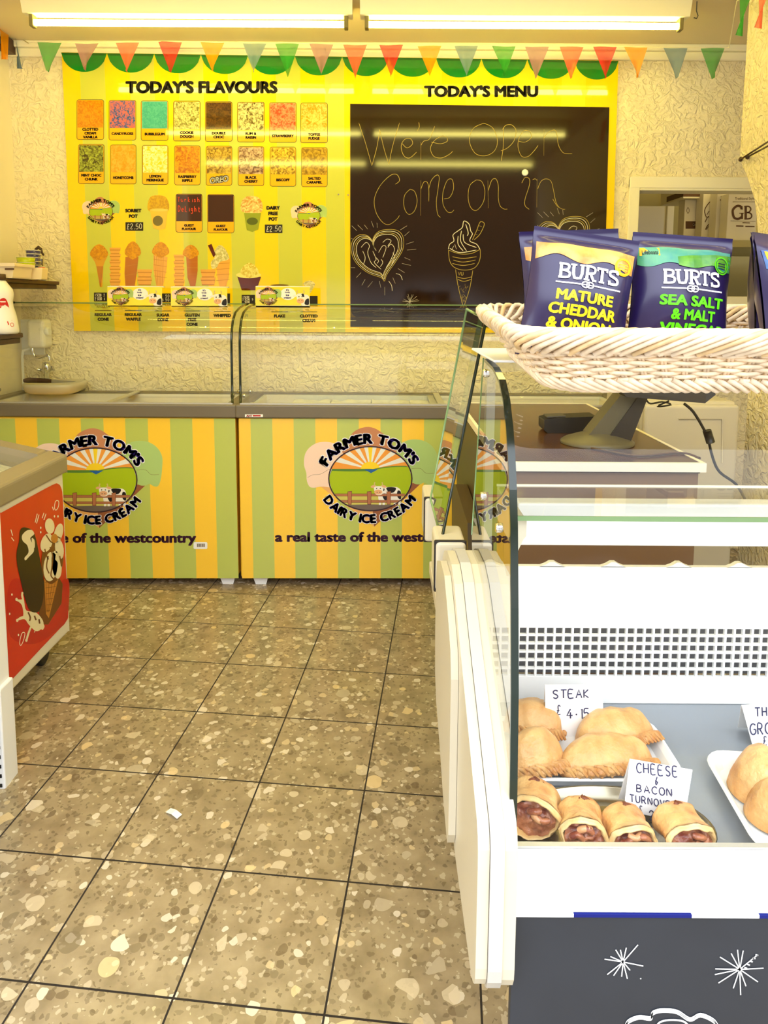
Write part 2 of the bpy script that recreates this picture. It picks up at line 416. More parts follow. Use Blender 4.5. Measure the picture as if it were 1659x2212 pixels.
# ------------------------------------------------------------------ room shell
XL, XR, YB, ZC, YF = -1.95, 1.50, 3.64, 2.674, .42
def terrazzo():
    m = mat('terrazzo_tile', (150, 138, 112), .16, spec=.5)
    n = m.node_tree.nodes; l = m.node_tree.links.new; b = n['Principled BSDF']
    t = n.new('ShaderNodeTexCoord')
    base = n.new('ShaderNodeTexNoise'); base.inputs['Scale'].default_value = 14; base.inputs['Detail'].default_value = 6
    l(t.outputs['Object'], base.inputs['Vector'])
    r0 = n.new('ShaderNodeValToRGB'); e = r0.color_ramp.elements
    e[0].position = .3; e[0].color = (*lin((130, 114, 88)), 1); e[1].position = .72; e[1].color = (*lin((166, 149, 118)), 1)
    l(base.outputs[0], r0.inputs[0])
    prev = r0.outputs[0]
    for sc, keep, lo, stops in ((95, .45, .30, ((0, (124, 108, 84)), (.3, (190, 176, 148)), (.6, (110, 95, 72)), (1, (200, 188, 164)))), (44, .55, .30, ((0, (122, 107, 82)), (.2, (192, 176, 148)), (.5, (104, 88, 66)), (.6, (204, 182, 142)), (.8, (222, 210, 188)), (1, (184, 168, 142)))),
                            (21, .62, .24, ((0, (204, 188, 158)), (.35, (182, 168, 142)), (.55, (118, 104, 80)), (.66, (218, 192, 144)), (.85, (228, 216, 194)), (1, (220, 206, 180)))) ):
        nz = n.new('ShaderNodeTexNoise'); nz.inputs['Scale'].default_value = sc*.6; l(t.outputs['Object'], nz.inputs['Vector'])
        mx = n.new('ShaderNodeMixRGB'); mx.inputs[0].default_value = .02
        l(t.outputs['Object'], mx.inputs[1]); l(nz.outputs['Color'], mx.inputs[2])
        v = n.new('ShaderNodeTexVoronoi'); v.inputs['Scale'].default_value = sc; v.inputs['Randomness'].default_value = 1
        l(mx.outputs[0], v.inputs['Vector'])
        sepc = n.new('ShaderNodeSeparateColor'); l(v.outputs['Color'], sepc.inputs[0])
        cr = n.new('ShaderNodeValToRGB'); cr.color_ramp.interpolation = 'CONSTANT'
        ce = cr.color_ramp.elements
        ce[0].position = stops[0][0]; ce[0].color = (*lin(stops[0][1]), 1); ce[1].position = stops[-1][0]; ce[1].color = (*lin(stops[-1][1]), 1)
        for p, c in stops[1:-1]:
            q = ce.new(p); q.color = (*lin(c), 1)
        l(sepc.outputs[0], cr.inputs[0])
        # chip mask: close to the cell centre, size differs per cell
        mul = n.new('ShaderNodeMath'); mul.operation = 'MULTIPLY'; mul.inputs[1].default_value = lo*2.4
        l(sepc.outputs[1], mul.inputs[0])
        lt0 = n.new('ShaderNodeMath'); lt0.operation = 'LESS_THAN'; l(v.outputs['Distance'], lt0.inputs[0]); l(mul.outputs[0], lt0.inputs[1])
        gt = n.new('ShaderNodeMath'); gt.operation = 'GREATER_THAN'; gt.inputs[1].default_value = keep; l(sepc.outputs[2], gt.inputs[0])
        lt = n.new('ShaderNodeMath'); lt.operation = 'MULTIPLY'; l(lt0.outputs[0], lt.inputs[0]); l(gt.outputs[0], lt.inputs[1])
        sm = n.new('ShaderNodeMath'); sm.operation = 'MULTIPLY'; sm.inputs[1].default_value = .72; l(lt.outputs[0], sm.inputs[0])
        mm = n.new('ShaderNodeMixRGB'); l(sm.outputs[0], mm.inputs[0]); l(prev, mm.inputs[1]); l(cr.outputs[0], mm.inputs[2])
        prev = mm.outputs[0]
    # grout grid, 300 mm tiles turned a little against the shop
    mp = n.new('ShaderNodeMapping'); mp.inputs['Rotation'].default_value = (0, 0, GRID_ROT); mp.inputs['Location'].default_value = (*GRID_LOC, 0)
    l(t.outputs['Object'], mp.inputs['Vector'])
    sx = n.new('ShaderNodeSeparateXYZ'); l(mp.outputs[0], sx.inputs[0])
    ms = []
    for ax in 'XY':
        a = n.new('ShaderNodeMath'); a.operation = 'WRAP'; a.inputs[1].default_value = .15; a.inputs[2].default_value = -.15
        l(sx.outputs[ax], a.inputs[0])
        ab = n.new('ShaderNodeMath'); ab.operation = 'ABSOLUTE'; l(a.outputs[0], ab.inputs[0])
        c = n.new('ShaderNodeMath'); c.operation = 'LESS_THAN'; c.inputs[1].default_value = .0022; l(ab.outputs[0], c.inputs[0]); ms.append(c)
    mxx = n.new('ShaderNodeMath'); mxx.operation = 'MAXIMUM'; l(ms[0].outputs[0], mxx.inputs[0]); l(ms[1].outputs[0], mxx.inputs[1])
    fin = n.new('ShaderNodeMixRGB'); l(mxx.outputs[0], fin.inputs[0]); l(prev, fin.inputs[1]); fin.inputs[2].default_value = (*lin((30, 20, 14)), 1)
    l(fin.outputs[0], b.inputs['Base Color'])
    rr = n.new('ShaderNodeMath'); rr.operation = 'MULTIPLY_ADD'; rr.inputs[1].default_value = .6; rr.inputs[2].default_value = .2
    l(mxx.outputs[0], rr.inputs[0]); l(rr.outputs[0], b.inputs['Roughness'])
    return m
# two grid nodes and one direction taken from the photograph's grout lines
_a = on_z(752, 1905, 0); _b = on_z(868, 1258, 0)
_d = (_b-_a).normalized()
GRID_ROT = math.atan2(_d.x, _d.y)          # mapping rotates the point so that the line runs along +Y
_c, _s = math.cos(GRID_ROT), math.sin(GRID_ROT)
_rx, _ry = _a.x*_c-_a.y*_s, _a.x*_s+_a.y*_c
GRID_LOC = (-_rx, -_ry)
struct(MB().box(-3.2, 3.2, -.5, YB+.1, -.05, 0, terrazzo()).build('floor'))
M_PAVE = mat('pavement_slab', (150, 148, 144), .8, noise_amt=.1, noise_scale=8)
struct(MB().box(-8, 8, -9, -.5, -.12, -.02, M_PAVE).build('ground'))
struct(MB().box(-2.6, 2.6, YF, YB+.1, ZC, ZC+.1, M_CEIL).build('ceiling'))
struct(MB().box(XL-.1, XL, YF, YB+.1, 0, ZC, M_WALLL).build('wall_left'))

# back wall with the opening of the hatch
ox0, oz1 = on_y(1381, 406, YB).x, on_y(1400, 407, YB).z
ox1, oz0 = on_y(1650, 560, YB).x, on_y(1500, 640, YB).z
b = MB()
for x0, x1, z0, z1 in ((XL-.1, ox0, 0, ZC), (ox0, ox1, 0, oz0), (ox0, ox1, oz1, ZC), (ox1, 2.6, 0, ZC)):
    b.box(x0, x1, YB, YB+.1, z0, z1, M_WALL)
struct(b.build('wall_back'))
# right wall: full height near the street, cut away at a slant beside the hatch
q0 = on_x(1598, 345, XR)
pz = [(YF, 0), (YF, ZC), (q0.y, ZC), (q0.y, q0.z)]
q1 = on_x(1612, 375, XR); q2 = on_x(1630, 430, XR); q3 = on_x(1638, 500, XR)
pz += [(q1.y, q1.z), (q2.y, q2.z), (q3.y, q3.z), (q3.y, 0)]
struct(MB().prism([(XR, y, z) for y, z in pz], (.1, 0, 0), M_WALL).build('wall_right'))
struct(MB().box(2.55, 2.6, YF, YB, 0, ZC, M_WALL).build('wall_alcove'))
# cornice
zt = on_y(800, 98, YB).z
b = MB(); b.box(XL, 2.55, YB-.035, YB, zt-.028, ZC, M_TRIM); b.box(XL, 2.55, YB-.02, YB, zt-.07, zt-.028, M_TRIM)
struct(b.build('trim_back', bevel=.006))
# hatch frame
b = MB(); t = .03
b.box(ox0-.055, ox0, YB-.012, YB+.1, oz0, oz1+.05, M_TRIM); b.box(ox0-.055, ox1, YB-.013, YB+.1, oz1, oz1+.06, M_TRIM)
b.box(ox0, ox1, YB-.012, YB+.1, oz0-.05, oz0, M_TRIM); b.box(ox0, ox1, YB-.012, YB+.1, oz1-.012, oz1, M_TRIM)
struct(b.build('window_1', bevel=.004))
# store room behind the hatch
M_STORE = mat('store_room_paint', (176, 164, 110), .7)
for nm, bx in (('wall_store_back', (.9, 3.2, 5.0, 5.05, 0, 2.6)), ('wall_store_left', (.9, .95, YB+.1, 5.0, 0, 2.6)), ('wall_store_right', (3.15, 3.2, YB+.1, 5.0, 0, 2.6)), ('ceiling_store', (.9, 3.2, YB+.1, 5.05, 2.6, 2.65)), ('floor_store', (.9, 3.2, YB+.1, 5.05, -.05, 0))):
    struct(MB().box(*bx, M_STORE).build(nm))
dx0, dx1 = on_y(1398, 450, 4.98).x, on_y(1437, 450, 4.98).x
b = MB(); b.box(dx0-.3, dx1, 4.96, 5.0, 0, 2.05, M_TRIM); b.box(dx1, dx1+.05, 4.94, 5.0, 0, 2.15, M_TRIM)
struct(b.build('door_1', bevel=.004))
lp = bpy.data.lights.new('store_room_fill', 'POINT'); lp.energy = 7; lp.color = (1, .82, .35); lp.shadow_soft_size = .12  # added fill light to brighten the store room
lo = bpy.data.objects.new('store_room_fill', lp); lo.location = (2.0, 4.2, 2.3); COL.objects.link(lo)

# ------------------------------------------------------------------ fluorescent battens
M_TUBE = mat('lit_fluorescent_tube', (255, 255, 255), .4)
_n = M_TUBE.node_tree.nodes['Principled BSDF']
_n.inputs['Emission Color'].default_value = (*TUBE_COL, 1); _n.inputs['Emission Strength'].default_value = TUBE
M_BATTEN = mat('white_batten_enamel', (236, 228, 200), .45)
M_CAP = mat('tube_end_cap', (120, 108, 66), .5)
M_CORD = mat('cream_cord', (235, 226, 190), .7)
def batten(x0, x1, y, z, label):
    r = thing('fluorescent_batten', ((x0+x1)/2, y, ZC), label, 'ceiling light', 'fluorescent battens on the ceiling')
    MB().prism([(x0-.02, y-.05, ZC), (x0-.02, y+.05, ZC), (x0-.02, y+.03, z+.03), (x0-.02, y-.03, z+.03)], (x1-x0+.04, 0, 0), M_BATTEN).build('housing', r, bevel=.003)
    MB().tube([(x0+.012, y, z), (x1-.012, y, z)], .0135, M_TUBE, 14).build('tube', r)
    for x, s in ((x0, 1), (x1, -1)):
        MB().box(min(x, x+s*.018), max(x, x+s*.018), y-.018, y+.018, z-.02, z+.045, M_CAP).build('lamp_holder', r, bevel=.003)
    return r
T0 = on_y(66, 42, 3.14); T1 = on_y(752, 52, 3.14); T2 = on_y(788, 54, 3.14); T3 = on_y(1473, 64, 3.14)
zt1 = (T0.z+T3.z)/2
batten(T0.x, T1.x, 3.14, zt1, 'lit fluorescent tube batten on ceiling, left one of the visible pair')
batten(T2.x, T3.x, 3.14, zt1, 'lit fluorescent tube batten on ceiling, right one of the visible pair')
for k, y in enumerate((2.12, 1.02)):
    wd = ('middle', 'street end')[k]
    batten(-1.62, -.16, y, zt1, 'lit fluorescent batten over the %s of the aisle, mirrored in the yellow flavours board' % wd)
    batten(-.10, 1.33, y, zt1, 'lit fluorescent batten over the %s of the counter, mirrored in the chalk menu board' % wd)
def obj1(b, name, label, cat, group=None, **k): return tag(b.build(name, **k), label, cat, group)

# small ceiling hook, cable run in the left corner, wire rods on the right wall
h = on_y(1504, 34, 3.12)
obj1(MB().tube([(h.x, 3.12, ZC), (h.x, 3.12, h.z+.02), (h.x+.008, 3.12, h.z), (h.x+.002, 3.12, h.z-.012), (h.x-.01, 3.12, h.z-.008)], .0022, M_DGREY, 6), 'ceiling_hook', 'small dark hook screwed into the ceiling right of the tubes', 'hook')
p0 = on_x(-30, 22, XL+.02); p1 = on_x(56, 92, XL+.03)
b = MB(); b.tube([(XL+.018, .6, ZC-.03), (XL+.018, YB-.06, ZC-.03)], .012, M_DGREY, 8); b.box(XL, XL+.05, YB-.09, YB-.02, ZC-.07, ZC-.005, M_DWOOD)
obj1(b, 'cable_conduit', 'dark conduit running along top of the left wall to the corner', 'cable')
for (a, c, d) in (((1600, 344), (1675, 296), 'upper'), ((1615, 339), (1675, 307), 'lower')):
    u = on_x(a[0], a[1], XR-.005); v = on_y(c[0], c[1], 2.5)
    b = MB(); b.tube([u, v], .0035, M_DWOOD, 6); b.lathe([(.002, 0), (.008, .004), (.009, .012), (.003, .02)], u-Vector((0,0,.01)), M_DWOOD, 10)
    obj1(b, 'wall_rod', 'thin dark rod pinned to the right wall above the hatch, %s of the two' % d, 'rod')

# ------------------------------------------------------------------ printed colours
def ink(name, rgb, rough=.5): return mat('ink_'+name, rgb, rough, spec=.3)
def gloss(name, rgb): return mat('print_'+name, rgb, .05, spec=.6)
I_BLK = ink('black', (34, 28, 22)); I_PUR = ink('purple', (74, 40, 186)); I_WHT = ink('white', (250, 248, 240))
G_YEL = gloss('board_yellow', (255, 214, 10)); G_GRN = gloss('board_green', (205, 206, 78))
F_YEL = mat('freezer_yellow_vinyl', (252, 203, 62), .22); F_GRN = mat('freezer_green_vinyl', (186, 196, 96), .22)
CHALK = mat('chalk', (226, 220, 200), .9); CHALKY = mat('yellow_chalk', (176, 156, 74), .9)

def ell_y(x, cx, cy, rx, ry, s):
    t = 1-((x-cx)/rx)**2
    return cy + s*ry*math.sqrt(max(0, t))
def farm_logo(art, ox, oy, k, full=True, ly=1):
    """oval farm scene with three scoops behind it; logo units, k = pixels per unit"""
    CXL, CYL, RX, RY = 827, 702, 461, 355
    T = lambda x, y: (ox+(x-CXL)*k, oy+(y-CYL)*k)
    def P(pts, m, l, sm=False):
        if sm: pts = smooth(pts, True, 4)
        art.poly([T(*p) for p in pts], m, ly+l)
    pink = ink('scoop_pink', (246, 214, 190)); brn = ink('scoop_brown', (196, 132, 92)); grn = ink('scoop_green', (172, 200, 118))
    lnc = ink('outline_brown', (120, 84, 52)); c1 = ink('cone_light', (235, 176, 104)); c2 = ink('cone_dark', (150, 90, 58))
    P([(250,775),(1400,750),(870,1240)], c1, 0)
    P([(827,770),(1400,750),(870,1240)], c2, .4)
    P([(560,800),(300,790),(200,803),(145,790),(115,720),(110,640),(85,550),(90,450),(130,370),(210,310),(300,290),(400,300),(500,350),(620,500)], pink, .8, True)
    P([(1090,560),(1130,350),(1220,282),(1320,262),(1430,280),(1520,340),(1575,440),(1575,560),(1560,690),(1530,768),(1480,770),(1430,745),(1380,765),(1290,740)], grn, .8, True)
    P([(590,250),(640,180),(720,137),(800,122),(880,140),(960,190),(1020,250),(1120,430),(827,480),(520,430)], brn, 1.2, True)
    if full:
        art.line([T(*p) for p in smooth([(125,690),(180,660),(270,650),(360,600),(420,590)], False)], 3*k, lnc, ly+1.4)
        art.line([T(*p) for p in smooth([(1290,590),(1390,590),(1450,640),(1540,640)], False)], 3*k, lnc, ly+1.4)
    art.ell(*T(CXL, CYL), (RX+12)*k, (RY+12)*k, ink('oval_rim', (62, 40, 48)), ly+1.8, 48)
    sky = ink('ray_white', (236, 234, 222)); orr = ink('ray_orange', (240, 158, 62)); yel = ink('sun_yellow', (250, 212, 40))
    art.ell(*T(CXL, CYL), RX*k, RY*k, sky, ly+2.2, 48)
    sx, sy = 827, 597
    edges = [180, 168, 159, 149, 139, 128, 117, 106, 96, 84, 74, 63, 52, 41, 31, 21, 12, 0]
    for i in range(0, len(edges)-1, 2):
        a0, a1 = R(edges[i]), R(edges[i+1]); pts = [(sx, sy)]
        for j in range(4):
            a = a0+(a1-a0)*j/3; dx, dy = math.cos(a), -math.sin(a)
            A = (dx/RX)**2+(dy/RY)**2; B = 2*((sx-CXL)*dx/RX**2+(sy-CYL)*dy/RY**2); C = ((sx-CXL)/RX)**2+((sy-CYL)/RY)**2-1
            s = (-B+math.sqrt(B*B-4*A*C))/(2*A); pts.append((sx+dx*s, sy+dy*s))
        P(pts, yel if i in (8,) else orr, 2.6)
    P([(sx+107*math.cos(R(a)), sy-85*math.sin(R(a))) for a in range(0, 181, 10)], yel, 3)
    def strip(x0, x1, top, bot, m, l, n=30):
        tp, bt = [], []
        for i in range(n+1):
            x = x0+(x1-x0)*i/n
            a = max(top(x), ell_y(x, CXL, CYL, RX, RY, -1)); b2 = min(bot(x), ell_y(x, CXL, CYL, RX, RY, 1))
            b2 = max(a, b2); tp.append(T(x, a)); bt.append(T(x, b2))
        art.band(tp, bt, m, ly+l)
    e = 1
    hill = lambda x: 595+18*abs(math.cos((x-640)/260)) if x < 835 else 566+40*((1170-x)/330)**2
    strip(CXL-RX+e, CXL+RX-e, lambda x: 592 if x < 835 else hill(x)-8, lambda x: 2000, ink('far_hill', (86, 128, 52)), 3.2)
    strip(CXL-RX+e, CXL+RX-e, lambda x: hill(x)+8 if x < 835 else hill(x)+4, lambda x: 2000, ink('hill_green', (168, 190, 20)), 3.6)
    P([(755,597),(915,597),(835,640)], ink('sea_blue', (40, 96, 160)), 3.9)
    strip(CXL-RX+e, CXL+RX-e, lambda x: 880+(x-CXL)**2/9000, lambda x: 2000, ink('verge', (206, 196, 96)), 4)
    strip(CXL-RX+e, CXL+RX-e, lambda x: 990+abs(x-CXL)*.02, lambda x: 2000, ink('lane_grey', (112, 98, 92)), 4.3)
    # cow
    wh = ink('cow_white', (246, 240, 228)); bk = ink('cow_black', (30, 24, 26)); mz = ink('cow_muzzle', (232, 176, 130))
    for x in (925, 965, 1090, 1140): P([(x,930),(x+28,930),(x+24,995),(x-2,995)], wh, 4.5)
    P([(920,850),(960,805),(1050,795),(1130,800),(1168,840),(1172,940),(1130,965),(1040,955),(960,965),(920,940)], wh, 4.7, True)
    P([(1010,800),(1110,803),(1095,850),(1050,862),(1020,840)], bk, 5, True)
    P([(1135,835),(1168,850),(1170,930),(1140,920),(1125,880)], bk, 5, True)
    P([(960,880),(1000,870),(1020,930),(985,940)], bk, 5, True)
    P([(965,810),(985,815),(980,840),(962,835)], bk, 5, True)
    # fence
    fn = ink('fence_brown', (176, 112, 78)); fl = ink('fence_line', (96, 58, 44))
    for y0, y1 in ((872, 897), (945, 968)):
        strip(430, 1215, lambda x: y0-(3 if full else 0), lambda x: y1+(3 if full else 0), fl, 5.3); strip(430, 1215, lambda x: y0, lambda x: y1, fn, 5.5)
    for x in (575, 793, 1012):
        P([(x-4,846),(x+46,840),(x+42,992),(x,992)], fl, 5.8); P([(x,850),(x+42,845),(x+38,988),(x+4,988)], fn, 6)
    P([(875,790),(965,790),(972,830),(955,880),(890,880),(870,830)], wh, 6.4, True)
    art.ell(*T(915, 852), 46*k, 28*k, mz, ly+6.7, 16)
    for s in (-1, 1):
        art.ell(*T(918+s*62, 790), 26*k, 14*k, mz, ly+6.5, 12, rot=s*12)
        art.line([T(*p) for p in smooth([(918+s*25,785),(918+s*46,772),(918+s*40,742)], False)], 12*k, ink('horn', (214, 190, 120)), ly+6.6)
        art.ell(*T(918+s*20, 812), 6*k, 8*k, bk, ly+6.8, 8); art.ell(*T(918+s*16, 855), 6*k, 5*k, bk, ly+6.9, 8)
    art.line([T(CXL+(RX+2)*math.cos(R(a)), CYL-(RY+2)*math.sin(R(a))) for a in range(0, 360, 6)], 10*k, ink('oval_rim', (62, 40, 48)), ly+7.2, True)
    # lettering round the oval
    A = (CXL-8, CYL)
    if full:
        art.arc("FARMER TOM'S", *A, 562, 450, 159, 23, 112, I_WHT, ly+7.4, .085, T=T)
        art.arc("DAIRY ICE CREAM", *A, 540, 446, 207, 333, 98, I_WHT, ly+7.4, .085, T=T)
    dark = I_PUR if full else I_BLK
    art.arc("FARMER TOM'S", *A, 562, 450, 159, 23, 112, dark, ly+7.8, .04, T=T)
    art.arc("DAIRY ICE CREAM", *A, 540, 446, 207, 333, 98, dark, ly+7.8, .04, T=T)

# ------------------------------------------------------------------ bunting
M_FL = {}
def flag_mat(n, rgb):
    k = 'bunting_'+n
    if k in MATS: return MATS[k]
    m = bpy.data.materials.new(k); m.use_nodes = True; nn = m.node_tree.nodes; l = m.node_tree.links.new; nn.clear()
    o = nn.new('ShaderNodeOutputMaterial'); d = nn.new('ShaderNodeBsdfDiffuse'); t = nn.new('ShaderNodeBsdfTranslucent'); tr = nn.new('ShaderNodeBsdfTransparent')
    for q in (d, t): q.inputs[0].default_value = (*lin(rgb), 1)
    a = nn.new('ShaderNodeMixShader'); a.inputs[0].default_value = .45; l(d.outputs[0], a.inputs[1]); l(t.outputs[0], a.inputs[2])
    c = nn.new('ShaderNodeMixShader'); c.inputs[0].default_value = .22; l(a.outputs[0], c.inputs[1]); l(tr.outputs[0], c.inputs[2]); l(c.outputs[0], o.inputs[0])
    MATS[k] = m; return m
FC = {'g': ('green', (60, 160, 66)), 'm': ('mauve', (176, 132, 150)), 's': ('salmon', (236, 112, 92)), 'r': ('red', (206, 40, 50)), 'a': ('amber', (250, 166, 14)), 'b': ('blue', (118, 146, 170))}
YBU = 3.45
bu = thing('bunting', (0, YBU, 2.6), 'string of coloured triangle flags hung across the top of the back wall', 'bunting')
FL = [(107,92,157,'g'),(188,94,155,'m'),(275,92,156,'s'),(367,90,155,'r'),(459,92,153,'a'),(550,94,160,'b'),(620,94,163,'g'),(694,95,161,'m'),(767,97,165,'s'),(845,97,166,'r'),(928,99,166,'a'),
      (1007,99,166,'b'),(1088,100,166,'g'),(1160,101,166,'m'),(1235,101,168,'s'),(1307,101,170,'r'),(1373,102,171,'a'),(1459,104,171,'b'),(1540,104,170,'g')]
cord = [on_y(62, 94, YBU+.1)]+[on_y(x, y-1, YBU) for x, y, _, _ in FL]+[on_y(1575, 103, YBU)]
sl = [on_x(40, 80, XL+.05), on_x(8, 58, XL+.05)]
b = MB(); b.tube(cord, .0022, M_CORD, 5)
b.tube([cord[0]]+[Vector((XL+.05, p.y, p.z)) for p in sl]+[Vector((XL+.05, .8, ZC-.2))], .0022, M_CORD, 5)
sr = [on_x(1585, 82, XR-.06), on_x(1612, 2, XR-.06)]
fr1, fr2 = on_x(1592, 2, XR-.07), on_x(1632, -18, XR-.07)
b.tube([cord[-1], fr1, fr2, fr2+(fr2-fr1)*2+Vector((0,0,-.03)), Vector((XR-.07, .8, 2.6))], .0022, M_CORD, 5)
b.build('cord', bu)
M_FOLD = 0
def flag(c, wv, dn, col, tilt=0):
    n, rgb = FC[col]; nm = flag_mat(n, rgb)
    def f(u, v):
        h = (u-.5)*(1-v)
        p = c + wv*h + dn*v
        nrm = wv.cross(dn).normalized()
        return p + nrm*(.012*math.sin(u*5+c.x*9)*(.3+v)) + nrm*tilt*v
    o = MB().grid(f, 6, 8, nm).build('flag', bu); o['label'] = n+' flag'
for x, y0, y1, c in FL:
    p = on_y(x, y0, YBU); q = on_y(x, y1, YBU)
    flag(p, Vector((49/FPX*YBU, 0, .003*random.uniform(-1,1))), q-p, c, random.uniform(-.03, .03))
for x, y0, y1, c in ((40, 78, 150, 'b'), (6, 55, 122, 'a')):
    p = on_x(x, y0, XL+.06); q = on_x(x, y1, XL+.06)
    flag(Vector((XL+.06, p.y, p.z)), Vector((.02, -.13, .0)), Vector((0, 0, -.16)), c)
dr = (fr2-fr1).normalized()
for p, c in ((fr1+dr*.02, 'g'), (fr2+dr*.02, 's')):
    flag(p+dr*.055, dr*.11, Vector((-.02, 0, -.15)), c)

# ------------------------------------------------------------------ boards on the back wall
YP = YB-.022
onb = lambda x, y, l: on_y(x, y, YP-.0004*l)
def stripes(art, xs, ytop, ybot, m1, m2, ly=0):
    for i in range(len(xs)-1):
        (xa, xb), (xc, xd) = xs[i], xs[i+1]
        art.poly([(xa, ytop(xa)), (xc, ytop(xc)), (xd, ybot(xd)), (xb, ybot(xb))], m1 if i % 2 == 0 else m2, ly)
ytop = lambda x: 113+(x-133)*.0150
ybot = lambda x: 715+(x-160)*.0045
lean = lambda xb, ty, by: xb-(by-ty)*(829-xb)/15000    # verticals draw together towards the floor
BX = [160,196,248,300,351,402,453,504,554,604,655,706,746]
fb = thing('flavours_board', (on_y(440, 715, YB).x, YB, on_y(440, 715, YB).z), 'yellow and green striped ice cream flavours board with two rows of pictures', 'menu board')
a = Art(onb); stripes(a, [(lean(x, 113, 715), x) for x in BX], ytop, ybot, G_YEL, G_GRN)
c = [onb(*p, 0) for p in ((133,113),(740.5,122.1),(746,717.6),(160,715))]
a.prism([p+Vector((0,.0008,0)) for p in c], (0, .018, 0), M_TRIM)
a.build('panel', fb)
mb = thing('menu_board', (on_y(1030, 715, YB).x, YB, on_y(1030, 715, YB).z), 'yellow menu board with a large black chalkboard panel reading Come on in', 'menu board')
a = Art(onb); MX = [746,800,850,900,950,1000,1050,1100,1150,1200,1250,1318]
stripes(a, [(lean(x, 122, 718), x) if x < 1300 else (1336, x) for x in MX], lambda x: 113+(x-133)*.015, lambda x: 717.6+(x-746)*.004, G_YEL, mat('print_board_lemon', (252, 224, 30), .05, spec=.6))
c = [onb(*p, 0) for p in ((740.5,122.1),(1336,131),(1318,720),(746,717.6))]
a.prism([p+Vector((0,.0008,0)) for p in c], (0, .018, 0), M_TRIM)
a.build('panel', mb)
# scalloped green awning print
G_AWN = gloss('awning_green', (18, 128, 36)); G_AWND = gloss('awning_dark_green', (10, 96, 24))
SB = [132,231,333,434,536,637,739,840,942,1040,1139,1241,1336]
for board, rng in ((fb, range(0, 6)), (mb, range(6, 12))):
    a = Art(onb)
    for i in rng:
        x0, x1 = SB[i], SB[i+1]; tp, bt = [], []
        if board is mb: x0 += 0
        for j in range(17):
            u = j/16; x = x0+(x1-x0)*u
            yt = ytop(x)+.5; h = 41*(1-abs(2*u-1)**2.2)**.62
            tp.append((x, yt)); bt.append((x, yt+max(.3, h)))
        a.band(tp, bt, G_AWN, 2)
        a.band(tp, [(p[0], min(q[1], p[1]+5)) for p, q in zip(tp, bt)], G_AWND, 2.5)
    a.build('scalloped_border', board)
a = Art(onb); a.text("TODAY'S FLAVOURS", 271, 174, 600, 202, I_BLK, 2, .048); a.build('heading', fb)
a = Art(onb); a.text("TODAY'S MENU", 916, 184, 1163, 210, I_BLK, 2, .048); a.build('heading', mb)

# flavour cards
CARD = gloss('card_amber', (250, 182, 8))
def pic(n, c1, c2, sc=34):
    m = mat('picture_'+n, c1, .06, rgb2=c2, noise_scale=sc*1.9)
    for q in m.node_tree.nodes:
        if q.type == 'TEX_NOISE': q.inputs['Distortion'].default_value = 1.4
    return m
R1 = [("CLOTTED|CREAM|VANILLA", (226,150,14), (200,120,8)), ("CANDYFLOSS", (226,110,90), (30,90,160)), ("BUBBLEGUM", (60,160,150), (84,178,166)), ("COOKIE|DOUGH", (226,220,140), (120,110,50)),
      ("DOUBLE|CHOC", (96,60,14), (60,34,8)), ("RUM &|RAISIN", (240,230,160), (90,70,30)), ("STRAWBERRY", (224,70,40), (240,150,110)), ("TOFFEE|FUDGE", (236,150,20), (250,210,110))]
R2 = [("MINT CHOC|CHUNK", (170,180,60), (60,50,16)), ("HONEYCOMB", (226,150,14), (240,180,60)), ("LEMON|MERINGUE", (246,240,190), (244,210,20)), ("RASPBERRY|RIPPLE", (226,160,20), (180,100,20)),
      ("OREO", (220,180,70), (110,80,20)), ("BLACK|CHERRY", (214,180,150), (90,50,40)), ("BISCOFF", (120,84,10), (240,200,60)), ("SALTED|CARAMEL", (200,160,40), (130,96,16))]
X1 = [166.5,236,305.5,375,444,513.5,582.5,650]; X2 = [170,239,308,377.5,446,515,584,652]
for row, (names, xs) in enumerate(((R1, X1), (R2, X2))):
    for i, ((nm, c1, c2), x) in enumerate(zip(names, xs)):
        dy = i*(1.0 if row == 0 else .95); y0 = (216 if row == 0 else 312.5)+dy; h = 85 if row == 0 else 83.5; wd = 57 if row == 0 else 54.5
        a = Art(onb)
        a.rect(x-1, y0-1, x+wd+1, y0+h+1, I_BLK, 2, 5); a.rect(x, y0, x+wd, y0+h, CARD, 3, 4)
        flav = nm.replace('|', ' ').lower().replace(' ', '_')
        flav = {'oreo': 'biscuit', 'biscoff': 'spice_biscuit'}.get(flav, flav)
        a.rect(x+1, y0+1, x+wd-1, y0+h*.70, pic(flav.replace('&', 'and'), c1, c2, 30 if row == 0 else 26), 4)
        if nm == 'OREO':
            a.text('OREO', x+6, y0+h*.76, x+wd-6, y0+h*.95, I_BLK, 5, .10, .2, -8); a.text('OREO', x+7, y0+h*.78, x+wd-7, y0+h*.94, I_WHT, 6, .03, .2, -8)
        else:
            ln = nm.split('|'); lh = 6.2
            for j, t in enumerate(ln):
                a.textc(t, x+wd/2, y0+h*.85-(len(ln)*(lh+2.2))/2+j*(lh+2.2)+.5, lh, I_BLK, 5, .05, wmax=wd-10)
        o = a.build('flavour_card', fb)
        o['label'] = 'flavour card for '+flav.replace('_', ' ')
G_CHB = gloss('board_chocolate', (64, 34, 10))
